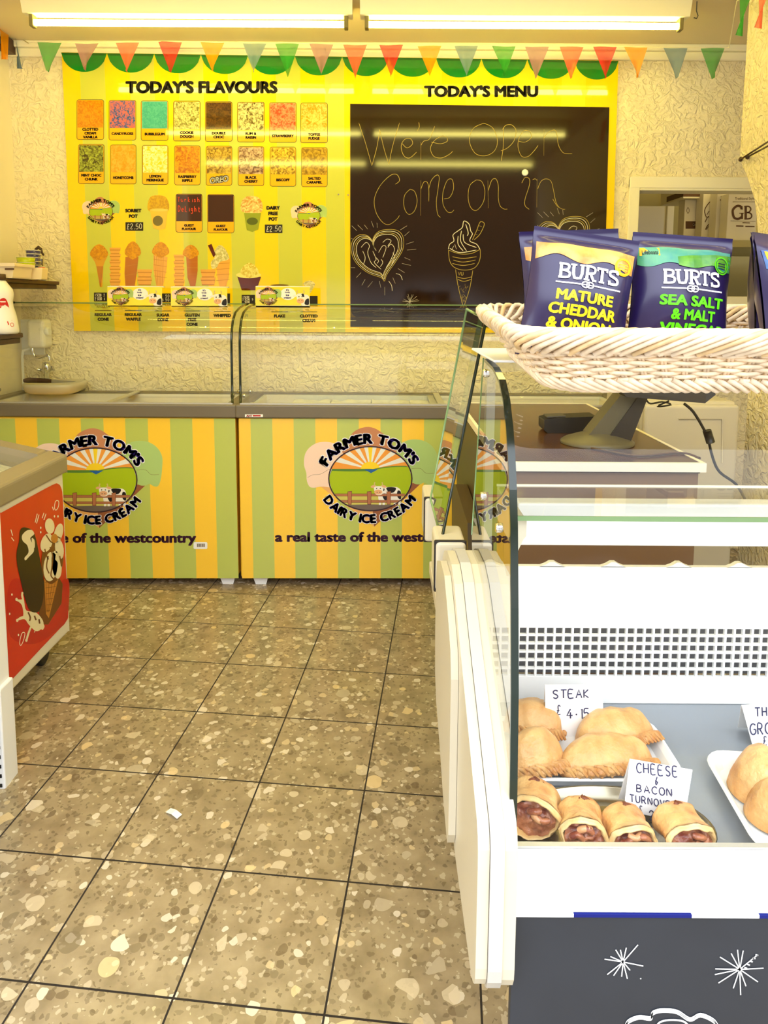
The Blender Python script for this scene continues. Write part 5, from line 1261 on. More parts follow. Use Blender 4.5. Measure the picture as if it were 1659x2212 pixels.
cl = [(900+x*.4575, 1650+y*.4575) for x, y in cl]
for k in range(3): a.spline([(x, y+k*3.2) for x, y in cl], 3.6, M_CHK, 1)
a.spline([(900+x*.4575, 1650+y*.4575+2) for x, y in ((1130,1240),(1150,1215),(1200,1205),(1260,1212),(1290,1240))], 4, M_CHK, 1)
a.spline([(1340,2225),(1350,2255),(1400,2275),(1480,2278),(1540,2250)], 4, M_CHK, 1)
a.ell(1384, 2114, 1.5, 1.5, M_CHK, 1, 8)
a.build('chalk_drawing', D)
# deck and back
M_DECK = mat('deck_steel', (146, 152, 160), .34, .3)
MB().box(SXL+.008, DX1, .805, DB+.02, DZ-.02, DZ, M_DECK).build('deck', D)
zz = lambda y: on_y(1300, y, DB).z
BXL = on_y(1028, 1400, DB).x
gz0, gz1 = zz(1463), zz(1355)
px0, px1 = on_y(1122, 1400, DB).x, on_y(1141.4, 1400, DB).x
pitch = px1-px0; bar = pitch*.25
b = MB(); b.box(BXL, DX1, DB, DB+.01, DZ+.001, gz0, M_DISW)
b.box(BXL, DX1, DB, DB+.01, gz1, zz(1224), M_DISW)
n0 = int((px0-BXL-.008)/pitch); gx = px0-n0*pitch-bar
b.box(BXL, gx+bar*0, DB, DB+.01, gz0, gz1, M_DISW)
x = gx
while x < DX1: b.box(x, x+bar, DB, DB+.006, gz0, gz1, M_DISW); x += pitch
pz = (gz1-gz0)/6
for i in range(7): b.box(BXL, DX1, DB+.0005, DB+.0055, gz0+i*pz-bar*.5, gz0+i*pz+bar*.5, M_DISW)
# little raised notches along the top edge of the back panel
for x in (1060, 1193, 1325, 1467, 1598, 1730):
    c = on_y(x, 1222, DB); ztp = zz(1224)-.001; b.prism([(c.x-.024, DB, ztp),(c.x+.024, DB, ztp),(c.x+.012, DB, ztp+.0045),(c.x+.004, DB, ztp+.0095),(c.x-.004, DB, ztp+.0095),(c.x-.012, DB, ztp+.0045)], (0,.01,0), M_DISW)
b.build('back_panel', D)
MB().box(BXL, DX1, DB+.05, DB+.055, gz0-.02, gz1+.02, mat('evaporator_reflection', (104, 104, 110), .5)).build('evaporator_cover', D)  # mid grey paints in the street reflection that shows at the grille holes
MB().box(BXL+.002, DX1, DB+.012, DB+.055, DZ, DZ+.01, M_DGREY).build('drain_channel', D)
# light canopy bar below the glass shelf
cz = [on_y(1300, y, 1.10).z for y in (1180, 1088)]
MB().box(on_y(1118, 1150, 1.10).x, DX1, 1.10, 1.135, cz[0], cz[1], M_DISW).build('light_canopy', D, bevel=.004)
# glass shelf with brackets
SY0 = .875; sz = on_y(1300, 1121, SY0).z; SY1 = on_z(1300, 1045, sz+.004).y
sx = on_y(1116, 1120, SY0).x
MB().add([(sx,SY0,sz),(DX1,SY0,sz),(DX1,SY1,sz),(sx,SY1,sz)], [(0,1,2,3)], M_GLASS).build('glass_shelf', D)
b = MB(); b.box(sx, DX1, SY0-.001, SY0+.001, sz-.003, sz+.0035, M_GEDGE2); b.box(sx, DX1, SY1-.001, SY1+.001, sz-.001, sz+.0025, M_TRIM); b.build('shelf_edge', D)
bx = on_y(1116, 1140, .885); k0 = on_y(1138, 1118, .885).x
b = MB(); zq = lambda y: on_y(1120, y, .885).z
b.prism([(bx.x, .885, zq(1122)),(k0, .885, zq(1122)),(k0, .885, zq(1158)),(k0-.004, .885, zq(1166)),(bx.x, .885, zq(1200))], (0,.16,0), M_CREAM); b.build('shelf_bracket', D, bevel=.002)
# side glass, front glass, top
prof = [(.787, zl3+.002),(.792,.76),(.80, .87),(.816,.975),(.833, 1.075),(.846,1.12),(.862, 1.16),(.882, 1.197),(.908,1.228),(.945,1.251),(1.0, 1.263),(1.088, 1.268)]
rear = [(1.02, 1.28),(1.15, .965),(1.15, .90)]
th = .0085
cheek_top = lambda y: .69+.24*max(0, min(1, (y-.80)/.24))**.8
poly = prof+[(1.105,1.268),(1.203,.934),(1.19,.895),(1.115,.812),(1.019,.712),(.90,.669)]
M_SIDE = glass('display_side_glass', (.95,.97,.91), .16, 0, 2.6)
b = MB(); b.add([(SXL, y, z) for y, z in poly], [tuple(range(len(poly)))], M_SIDE); b.build('side_glass', D)
b = MB()
pe = prof
vs = []
for i, (y, z) in enumerate(pe):
    j0, j1 = max(0, i-1), min(len(pe)-1, i+1); ty, tz = pe[j1][0]-pe[j0][0], pe[j1][1]-pe[j0][1]; d = math.hypot(ty, tz); ny, nz_ = -tz/d, ty/d
    for xx, q in ((SXL-.0012, 0), (SXL+th, 0), (SXL+th, .005), (SXL-.0012, .005)): vs.append((xx, y-ny*(-q)*-1, z-nz_*(-q)*-1))
n = len(pe)
b.add(vs, [(i*4+k, i*4+(k+1) % 4, (i+1)*4+(k+1) % 4, (i+1)*4+k) for i in range(n-1) for k in range(4)], M_GEDGE, False)
b.build('glass_edge', D)
b = MB(); b.tube([(SXL, 1.105, 1.268), (SXL, 1.203, .934)], .0012, M_GEDGE2, 6); b.build('rear_glass_edge', D)
g = pane_grid(prof, SXL+th, DX1, M_GLASSF); g.build('curved_front_glass', D)
for x, y in ((1050,806),(1044,1071),(1078,1140)):
    p = on_x(x, y, SXL); MB().lathe([(.006,-.005),(.0068,-.003),(.0068,.003),(.006,.005)], p, M_CHROME, 14, 'x').build('glass_bolt', D)
MB().box(SXL, DX1, 1.0, 1.26, 1.2695, 1.2735, M_DISW).build('top_slab', D, bevel=.003)
MB().box(SXL+.006, SXL+.02, 1.10, 1.12, .95, 1.2685, M_ALU).build('glass_post', D); MB().box(DX1-.02, DX1, 1.10, 1.12, .66, 1.2685, M_ALU).build('glass_post', D)
# end cheek of cream plastic, three layers
cp = [(.752,.535),(.754,.518),(.761,.503),(.772,.493),(.787,.487),(.805,.484),(1.0,.476),(1.08,.495),(1.16,.535),(1.25,.565),(1.29,.60),(1.305,.66),(1.31,.72),(1.308,.82),(1.29,.865),(1.25,.89),(1.2,.908),(1.12,.914),(1.07,.90),(1.02,.868),(.945,.826),(.85,.772),(.79,.738),(.768,.726),(.758,.712),(.753,.695),(.752,.67)]
def inset(p, d):
    cy_, cz_ = sum(q[0] for q in p)/len(p), sum(q[1] for q in p)/len(p); o = []
    for i, (y, z) in enumerate(p):
        a_, b_ = p[i-1], p[(i+1) % len(p)]; ty, tz = b_[0]-a_[0], b_[1]-a_[1]; l_ = math.hypot(ty, tz) or 1
        o.append((y-tz/l_*d, z+ty/l_*d))
    return o
cxs = [SXL-.045, SXL-.030, SXL-.012, SXL+.004]
for i, (m, d) in enumerate(((M_CREAM, .004), (mat('cheek_grey_cream', (192, 188, 180), .25), .0), (M_CREAM, .003))):
    q = inset(cp, d)
    MB().prism([(cxs[i], y, z) for y, z in q], (cxs[i+1]-cxs[i]-.0006, 0, 0), m).build('end_cheek_layer', D, bevel=.007 if i != 1 else .003, seg=4)
q = inset(cp, .02); q = [(max(y, .98), min(z, .90)) for y, z in q]
MB().prism([(cxs[0]-.012, y, z) for y, z in [(1.0,.492),(1.08,.512),(1.16,.55),(1.25,.58),(1.285,.62),(1.297,.70),(1.295,.81),(1.275,.855),(1.2,.885),(1.12,.89),(1.05,.855),(1.0,.82),(.985,.78),(.985,.52)]], (.0115, 0, 0), M_CREAM).build('end_cheek_cover', D, bevel=.006, seg=3)

# ------------------------------------------------------------------ food in the display
def noised(p, s, a): return a*noise.noise(Vector(p)*s)
def pastry_mat(name, c1, c2, sc, bump):
    m = mat(name, c1, .42, rgb2=c2, noise_scale=sc, bump=bump, bump_scale=70)
    r_ = [n for n in m.node_tree.nodes if n.type == 'VALTORGB'][0]
    r_.color_ramp.elements[0].position = .34; r_.color_ramp.elements[1].position = .68
    return m
M_PAS = pastry_mat('baked_pastry', (226, 184, 120), (192, 132, 66), 22, .5)
M_CRI = pastry_mat('browned_crimp', (222, 176, 110), (178, 114, 52), 30, .5)
def pasty(loc, L_, W_, H_, rz, tilt, label, seed, group='pasties in the display'):
    r = thing('pasty', loc, label, 'pasty', group, rot=(tilt[0], tilt[1], rz))
    def f(u, v):
        # u along the length, v across from the crimp (0) to the round back (1)
        s = 2*u-1; half = math.sqrt(max(0, 1-abs(s)**2.3))
        x = s*L_/2; y0 = -W_*.30*half; y1 = W_*.70*half
        y = y0+(y1-y0)*v
        h = H_*(half**.75)*(math.sin(math.pi*min(1, .06+.94*v))**.62 if v < 1 else 0)
        p = Vector((x, y, max(.0, h)))
        k = .006*noise.noise(Vector((x*26+seed, y*26, 1)))+.003*noise.noise(Vector((x*70+seed, y*70, 3)))
        return p+Vector((k*.4, 0, k*(1 if h > .004 else 0)+.002))
    b = MB(); b.grid(f, 30, 20, M_PAS); b.build('pastry_case', r, local=True, weld=True)
    b = MB(); pts, rr = [], []
    for i in range(61):
        s = -1+2*i/60; half = math.sqrt(max(0, 1-abs(s)**2.3)); k = abs(math.sin(i*.55))
        pts.append((s*L_*.515, -W_*.30*half-.003-.005*k, .008+.006*k+H_*.16*half)); rr.append((.0045+.0035*k)*(.55+.45*half))
    b.tube(pts, rr, M_CRI, 10)
    for i in range(2, 59, 3):
        p0 = Vector(pts[i]); b.tube([p0+Vector((-.006,.010,.004)), p0+Vector((0,-.002,.0075)), p0+Vector((.007,-.010,-.001))], [.002,.004,.002], M_CRI, 7)
    b.build('crimp', r, local=True)
    return r
tp = on_z(1300, 1690, DZ+.004)
def at(x, y, z): return on_z(x, y, z)
# white trays
def tray(cx, cy, wx, wy, rz, label, h=.022, rad=.03):
    r = thing('food_tray', (cx, cy, DZ+.0008), label, 'tray', 'white trays in the display', rot=(0,0,rz))
    def ring(s, z, inn=0):
        o = []
        for q0, sx_, sy_ in ((0,1,1),(90,-1,1),(180,-1,-1),(270,1,-1)):
            for k in range(6):
                q = R(q0+k*18); o.append((sx_*(wx/2-rad)+math.cos(q)*(rad+s), sy_*(wy/2-rad)+math.sin(q)*(rad+s), z))
        return o
    rs = [ring(-.012,0), ring(-.004,h*.7), ring(.004,h), ring(.006,h-.001), ring(.0045,h+.0015), ring(.001,h+.001), ring(-.006,h*.7), ring(-.013,.003)]
    vs = [p for q in rs for p in q]; n = 24
    b = MB(); b.add(vs, [(i*n+k, i*n+(k+1) % n, (i+1)*n+(k+1) % n, (i+1)*n+k) for i in range(len(rs)-1) for k in range(n)]+[tuple(range((len(rs)-1)*n, len(rs)*n)), tuple(range(n-1, -1, -1))], M_WHITE, False)
    b.build('tray_shell', r, local=True)
    return r
fl_ = on_z(1060, 1690, DZ+.01); frr = on_z(1474, 1691, DZ+.01); bk = on_z(1428, 1573, DZ+.01)
tray((SXL+.012+frr.x)/2, (fl_.y+bk.y)/2, frr.x-SXL-.012, bk.y-fl_.y+.012, R(-0), 'white plastic tray under the four steak pasties')
p1 = on_z(1536, 1650, DZ+.02); p2 = on_z(1630, 1812, DZ+.02); dd = (p1-p2); ln_ = dd.length; dd.normalize(); nn_ = Vector((dd.y, -dd.x, 0)); mc = (p1+p2)/2+nn_*.11
tray(mc.x, mc.y, .22, ln_+.05, -math.atan2(dd.x, dd.y), 'white plastic tray at the right edge with the next pasties')
def past(px, py, pw, hh, label, rz=0, seed=1, z=DZ+.006, dep=.09, tilt=(0,0), dy=0):
    c = on_z(px, py, z); L_ = pw/FPX*(c.y*.994)
    return pasty((c.x, c.y+dep*.30+dy, z), L_, dep, hh, rz, tilt, label, seed)
past(1158, 1606, 138, .052, 'golden pasty at the back left of the steak tray', R(-10), 1, dep=.085)
past(1345, 1632, 198, .054, 'golden pasty at the back right of the steak tray, behind the cheese card', R(14), 2, dep=.085, tilt=(R(-6),0))
past(1165, 1690, 146, .060, 'golden pasty at the front left of the steak tray', R(16), 3, dep=.08)
past(1325, 1694, 236, .050, 'golden pasty at the front right of the steak tray', R(10), 4, dep=.085, tilt=(R(-8),0))
past(1684, 1742, 150, .066, 'golden pasty on the right edge tray, upper of the two there', R(78), 5, dep=.085)
past(1722, 1806, 140, .056, 'golden pasty on the right edge tray, lower of the two there', R(66), 6, dep=.08)
# oval steel platter
pc = on_z(1335, 1788, DZ+.006); rx = (on_z(1612, 1800, DZ+.008).x-pc.x); ry = .074
r = thing('steel_platter', (SXL+.156, .876, DZ+.006), 'oval stainless steel platter under the bacon turnovers', 'platter', rot=(R(4),0,0)); rx = .147
b = MB(); n = 48
rings = [(.60,.001),(.80,.0015),(.86,.008),(.985,.0105),(1.0,.0125),(1.012,.011),(.99,.009),(.87,.006),(.8,.0)]
vs = [(rx*s*math.cos(2*math.pi*k/n), ry*s*math.sin(2*math.pi*k/n), z+.001) for s, z in rings for k in range(n)]
b.add(vs, [(i*n+k, i*n+(k+1) % n, (i+1)*n+(k+1) % n, (i+1)*n+k) for i in range(len(rings)-1) for k in range(n)]+[tuple(range(n-1, -1, -1))], M_PLAT, True)
b.build('platter_dish', r, local=True)
# turnovers: pastry rolled round bacon, open end to the front
M_TUR = pastry_mat('turnover_pastry', (230, 192, 126), (190, 120, 52), 26, .4)
M_TURI = pastry_mat('turnover_inside', (236, 206, 148), (214, 166, 96), 30, .3)
M_BAC = mat('bacon_filling', (116, 46, 32), .3, rgb2=(178, 112, 74), noise_scale=46, bump=.5, bump_scale=60)
M_CHS = mat('melted_cheese', (206, 150, 104), .3, bump=.4, bump_scale=50)
M_BRW = mat('burnt_filling', (84, 36, 14), .5, rgb2=(130, 64, 26), noise_scale=40, bump=.5)
def turnover(px, py, wpx, hpx, label, seed, rz=0, flap=True, dY=0, ln=.050):
    q_ = on_z(px, py+hpx*.5, DZ+.011); Y0 = q_.y+.008; rzz = hpx/2/FPX*Y0; c = Vector((on_y(px, py, Y0).x, Y0, DZ+.010+rzz*.97+.006)); rxx = wpx/2/FPX*Y0; rzz = hpx/2/FPX*Y0
    r = thing('bacon_turnover', (c.x, Y0, c.z), label, 'turnover', 'bacon turnovers on the platter', rot=(R(-17),0,rz))
    def body(u, v):
        q = 2*math.pi*u; y = ln*v
        flare = 1-.10*math.sin(math.pi*min(1, v*1.2))+.05*(1-v)
        k = 1+.09*noise.noise(Vector((math.cos(q)*2+seed, math.sin(q)*2, v*3)))+.05*noise.noise(Vector((math.cos(q)*6+seed, math.sin(q)*6, v*7)))
        lap = .10*max(0, math.sin(q*.5+.6))*(.5+.5*v)
        e = 1 if v < .9 else max(.25, 1-(v-.9)*7)
        return Vector((rxx*flare*k*e*math.cos(q), y+.006*math.sin(q*2+seed)*(1-v), rzz*(flare*k*e+lap*.6)*math.sin(q)+.012*v))
    b = MB(); b.grid(body, 36, 14, M_TUR)
    def lip(u, v):
        q = 2*math.pi*u; p = body(u, 0); s = 1-(.26+.10*noise.noise(Vector((math.cos(q)*3+seed, math.sin(q)*3, 4))))*v; bul = -.006*math.sin(math.pi*v)*(1+.5*noise.noise(Vector((math.cos(q)*5, math.sin(q)*5, seed))))
        return Vector((p.x*s, p.y+bul+(.004 if v > .8 else 0)+.010*max(0, v-.6), p.z*s-.002*v))
    b.grid(lip, 36, 6, M_TURI); b.build('pastry_roll', r, local=True, weld=True)
    def fil(u, v):
        q = 2*math.pi*u; s = v*.84; k = noise.noise(Vector((math.cos(q)*v*3+seed, math.sin(q)*v*3, 5)))
        k2 = noise.noise(Vector((math.cos(q)*v*8+seed, math.sin(q)*v*8, 9)))
        return Vector((rxx*s*math.cos(q), .003-.007*(1-v)+.007*k+.003*k2, rzz*s*math.sin(q)-.002))
    MB().grid(fil, 28, 10, M_BAC).build('bacon_filling', r, local=True)
    rnd = random.Random(seed); b = MB()
    for i in range(3):
        q = rnd.uniform(0, 6.28); s = rnd.uniform(.2, .5); p = Vector((rxx*s*math.cos(q), -.003, rzz*s*math.sin(q)))
        b.tube(smooth([tuple(p+Vector((-.009, 0, rnd.uniform(-.006,.006)))), tuple(p+Vector((0,-.003,rnd.uniform(-.004,.004)))), tuple(p+Vector((.009, .001, rnd.uniform(-.006,.006))))], False, 3), [.003]+[.0045]*5+[.003], M_CHS if i % 2 else M_BAC, 8)
    b.build('filling_lump', r, local=True)
    if flap:
        def fp(u, v):
            x = (u-.5)*rxx*1.5*(1-v*.75); return Vector((x, ln*.30+ln*.5*v, rzz*(1.02-.25*(abs(u-.5)*2)**2)+.010*v+.004*noise.noise(Vector((x*60, v*5, seed)))))
        MB().grid(fp, 8, 8, M_TUR).build('pastry_flap', r, local=True)
        b = MB()
        def fb_(u, v):
            q = 6.28*u; return Vector((rxx*(.30+.14*math.sin(q*3+seed))*v*math.cos(q)+.004*math.sin(seed), ln*.78+.007*v*math.sin(q), rzz*1.08+.010-.008*v*v+.004*noise.noise(Vector((u*9, v*5, seed)))))
        b.grid(fb_, 16, 5, M_BRW); b.build('burnt_edge', r, local=True)
    return r
turnover(1152, 1776, 122, 88, 'bacon turnover nearest the left glass on the steel platter', 3, R(-14))
turnover(1262, 1820, 108, 88, 'bacon turnover second from the left on the steel platter', 8, R(-8))
turnover(1371, 1832, 112, 78, 'bacon turnover third from the left, in front of the cheese and bacon card', 14, R(2))
turnover(1497, 1830, 120, 80, 'bacon turnover at the right end of the steel platter', 21, R(8))

# folded cards with handwritten prices
M_CARDW = mat('white_card', (248, 247, 246), .6); M_PEN = mat('blue_black_pen', (40, 40, 86), .6)
def tent(corners, label, writing, dep=.03, z=None):
    """corners in the photograph: top left, top right, bottom right, bottom left of the front leaf"""
    Y = on_z((corners[2][0]+corners[3][0])/2, (corners[2][1]+corners[3][1])/2, z or DZ+.004).y
    c = [on_y(x, y, Y) for x, y in corners]
    c[0].y = c[1].y = Y+.006
    base = (c[2]+c[3])/2
    r = thing('price_card', tuple(base), label, 'price card', 'folded price cards in the display')
    t_ = Vector((0, .0006, 0)); b = MB(); b.prism(c, t_, M_CARDW)
    bl, br = c[3]+Vector((.001,dep,0)), c[2]+Vector((.001,dep,0))
    b.prism([c[0]+t_, c[1]+t_, br, bl], Vector((0,.0006,0)), M_CARDW); b.build('folded_card', r)
    def f(x, y, l):
        p = on_y(x, y, Y); h = (c[0].z+c[1].z)/2; lo = (c[2].z+c[3].z)/2; k = (p.z-lo)/(h-lo)
        return Vector((p.x, Y+.006*k-.0007-.0002*l, p.z))
    a = Art(f); writing(a); a.build('handwriting', r)
    return r
def w1(a): hand(a, 'STEAK', 1196, 1494, 12.5, 17, 2.6, M_PEN, 1, .33, -.02); hand(a, '£', 1203, 1526, 9, 19, 2.2, M_PEN, 1); hand(a, '4-15', 1225, 1534, 13, 20, 2.6, M_PEN, 1, .22, -.03)
tent([(1179,1484),(1304,1483),(1304,1590),(1179,1592)], 'white folded card handwritten STEAK behind the pasties', w1)
def w2(a):
    hand(a, 'CHEESE', 1378, 1653, 11, 20, 2.5, M_PEN, 1, .42, .10); hand(a, '&', 1416, 1682, 8, 16, 2.2, M_PEN, 1)
    hand(a, 'BACON', 1377, 1698, 11.5, 15, 2.3, M_PEN, 1, .40, .12); hand(a, 'TURNOVER', 1361, 1718, 9.5, 14, 2.2, M_PEN, 1, .38, .16)
    hand(a, '£', 1380, 1741, 8, 15, 1.8, M_PEN, 1); hand(a, '2-15', 1402, 1751, 11, 18, 2.5, M_PEN, 1, .28, .10)
tent([(1364,1646),(1500,1670),(1478,1775),(1347,1752)], 'white folded card handwritten CHEESE & BACON TURNOVER', w2, .024, DZ+.016)
def w3(a): hand(a, 'TH', 1634, 1532, 11, 18, 2.6, M_PEN, 1, .40, -.02); hand(a, 'GRO', 1622, 1566, 12, 22, 2.6, M_PEN, 1, .35, -.06); hand(a, '£', 1648, 1590, 9, 18, 1.8, M_PEN, 1)
tent([(1606,1528),(1740,1520),(1752,1610),(1626,1612)], 'white folded card at the right picture edge, its writing cut off', w3, .05)

# ------------------------------------------------------------------ wicker basket on the display
BC = Vector((.416, .897, 1.271)); BT = R(-4.5)
M_WIC = mat('pale_wicker', (236, 214, 184), .5, noise_amt=.14, noise_scale=60); M_WICD = mat('honey_wicker', (222, 190, 140), .5, noise_amt=.14, noise_scale=60)
r = thing('wicker_basket', tuple(BC), 'long pale wicker basket of crisp bags on top of the glass display', 'basket', rot=(-BT, 0, 0))
BH = .069
def loop(t, s, off=0):
    """point on the basket wall: t height 0..1, s round the rim 0..1"""
    a_ = .222+.050*t+off; c_ = .122+.040*t+off; rad = .045
    L1, L2 = 2*(a_-rad), 2*(c_-rad); arc = math.pi*rad/2; tot = 2*L1+2*L2+4*arc; d = (s % 1)*tot
    segs = [('l', (-a_+rad, -c_), (1, 0), L1), ('a', (a_-rad, -c_+rad), -90, arc), ('l', (a_, -c_+rad), (0, 1), L2), ('a', (a_-rad, c_-rad), 0, arc),
            ('l', (a_-rad, c_), (-1, 0), L1), ('a', (-a_+rad, c_-rad), 90, arc), ('l', (-a_, c_-rad), (0, -1), L2), ('a', (-a_+rad, -c_+rad), 180, arc)]
    for k, o, dr, ln in segs:
        if d <= ln+1e-9:
            if k == 'l': return Vector((o[0]+dr[0]*d, o[1]+dr[1]*d, t*BH))
            q = R(dr+90*d/ln); return Vector((o[0]+rad*math.cos(q), o[1]+rad*math.sin(q), t*BH))
        d -= ln
    return Vector((-a_+rad, -c_, t*BH))
NS = 60
rnd = random.Random(3)
rows = 9
for blk in range(3):
    b = MB()
    for i in range(blk*3, blk*3+3):
        t = .17+.50*i/(rows-1); pts = []; ph = (i % 2)*math.pi
        for k in range(NS*4):
            s = k/(NS*4); pts.append(loop(t+.008*math.sin(k*.9+i), s, .0042*math.cos(math.pi*NS*s*1.0+ph)))
        b.tube(pts, .0027, M_WIC, 6, closed=True)
    b.build('weave', r, local=True)
b = MB()
for k in range(NS):
    for dx in (-.0012, .0012):
        s = (k+.0)/NS+dx; b.tube([loop(.0, s), loop(.4, s), loop(.8, s)], .0022, M_WIC, 5)
b.build('stakes', r, local=True)
b = MB(); N2 = 110
for k in range(N2):
    s = k/N2
    b.tube(smooth([tuple(loop(.64, s, .003)), tuple(loop(.76, s+.012, .009)), tuple(loop(.92, s+.028, .008)), tuple(loop(1.03, s+.042, .001)), tuple(loop(1.0, s+.056, -.008)), tuple(loop(.84, s+.066, -.008)), tuple(loop(.72, s+.074, -.004))], False, 2), .0036, M_WIC if k % 5 else M_WICD, 6)
b.build('braided_rim', r, local=True)
b = MB()
for k in range(N2):
    s = k/N2; b.tube(smooth([tuple(loop(.18, s, .003)), tuple(loop(.08, s+.010, .006)), tuple(loop(-.03, s+.020, .003)), tuple(loop(-.04, s+.026, -.006))], False, 2), .0034, M_WIC, 6)
b.build('braided_foot', r, local=True)
b = MB()
b.box(-.215, .215, -.115, .115, .001, .006, M_WICD); b.build('basket_floor', r, local=True)

# ------------------------------------------------------------------ crisp bags
NAVY = mat('bag_indigo_foil', (32, 20, 70), .34, coat=.2); NAVYD = mat('bag_dark_foil', (38, 28, 70), .3, coat=.3); FOIL = mat('bag_silver_foil', (170, 166, 160), .25, .8)
ORG = mat('bag_picture_orange', (206, 128, 48), .3, rgb2=(236, 172, 92), noise_scale=40); TEAL = mat('bag_picture_teal', (40, 128, 120), .3, rgb2=(80, 150, 110), noise_scale=30); BGRN = mat('bag_picture_green', (90, 150, 30), .3, rgb2=(50, 120, 40), noise_scale=40)
BLUE = mat('bag_picture_blue', (40, 76, 140), .3, rgb2=(70, 110, 160), noise_scale=40); BYEL = ink('bag_yellow', (252, 222, 30), .35); BLIM = ink('bag_green_print', (92, 206, 20), .35); BWHT = ink('bag_white_print', (246, 244, 248), .35); BBADGE = ink('bag_orange_badge', (250, 190, 20), .35)
def slab_letters(a, x0, y0, h, m, wd):
    """BURTS in slab serif capitals"""
    w_ = h*.74; s = wd; y1 = y0+h
    x = x0
    def L_(pts, k=1.0, sm=False): a.line(smooth(pts, False, 5) if sm else pts, s*k, m, 3)
    def ser(cx, y, k=.30): L_([(cx-h*k*.62, y), (cx+h*k*.62, y)], .62)
    # B
    xx = x; L_([(xx+.16*w_,y0),(xx+.16*w_,y1)]); L_([(xx-.02*w_,y0+s*.3),(xx+.5*w_,y0+s*.3),(xx+.8*w_,y0+.13*h),(xx+.76*w_,y0+.38*h),(xx+.45*w_,y0+.47*h),(xx+.16*w_,y0+.47*h)], .8, True); L_([(xx+.16*w_,y0+.48*h),(xx+.55*w_,y0+.49*h),(xx+.9*w_,y0+.62*h),(xx+.86*w_,y1-.13*h),(xx+.5*w_,y1-s*.3),(xx-.02*w_,y1-s*.3)], .8, True)
    # U
    xx = x+1.08*w_; L_([(xx+.14*w_,y0),(xx+.14*w_,y0+.62*h),(xx+.26*w_,y1-.08*h),(xx+.5*w_,y1-s*.35),(xx+.74*w_,y1-.08*h),(xx+.86*w_,y0+.62*h),(xx+.86*w_,y0)], .95); ser(xx+.14*w_, y0+s*.3); ser(xx+.86*w_, y0+s*.3, .26)
    # R
    xx = x+2.22*w_; L_([(xx+.16*w_,y0),(xx+.16*w_,y1)]); ser(xx+.16*w_, y1-s*.3); L_([(xx-.02*w_,y0+s*.3),(xx+.5*w_,y0+s*.3),(xx+.84*w_,y0+.16*h),(xx+.8*w_,y0+.42*h),(xx+.45*w_,y0+.52*h),(xx+.16*w_,y0+.52*h)], .8, True); L_([(xx+.45*w_,y0+.52*h),(xx+.82*w_,y1)], .95); ser(xx+.88*w_, y1-s*.3, .2)
    # T
    xx = x+3.28*w_; L_([(xx,y0+s*.35),(xx+.92*w_,y0+s*.35)], .8); L_([(xx+.46*w_,y0),(xx+.46*w_,y1)]); ser(xx+.46*w_, y1-s*.3); L_([(xx+.03*w_,y0),(xx+.03*w_,y0+.25*h)], .6); L_([(xx+.89*w_,y0),(xx+.89*w_,y0+.25*h)], .6)
    # S
    xx = x+4.36*w_; L_([(xx+.76*w_,y0+.26*h),(xx+.7*w_,y0+.1*h),(xx+.42*w_,y0+s*.35),(xx+.1*w_,y0+.14*h),(xx+.12*w_,y0+.36*h),(xx+.45*w_,y0+.48*h),(xx+.78*w_,y0+.62*h),(xx+.8*w_,y1-.14*h),(xx+.45*w_,y1-s*.35),(xx+.14*w_,y1-.1*h),(xx+.06*w_,y1-.28*h)], .9, True); L_([(xx+.8*w_,y0+.01*h),(xx+.8*w_,y0+.28*h)], .5); L_([(xx+.04*w_,y1-.28*h),(xx+.04*w_,y1)], .5)
    return x0+5.2*w_
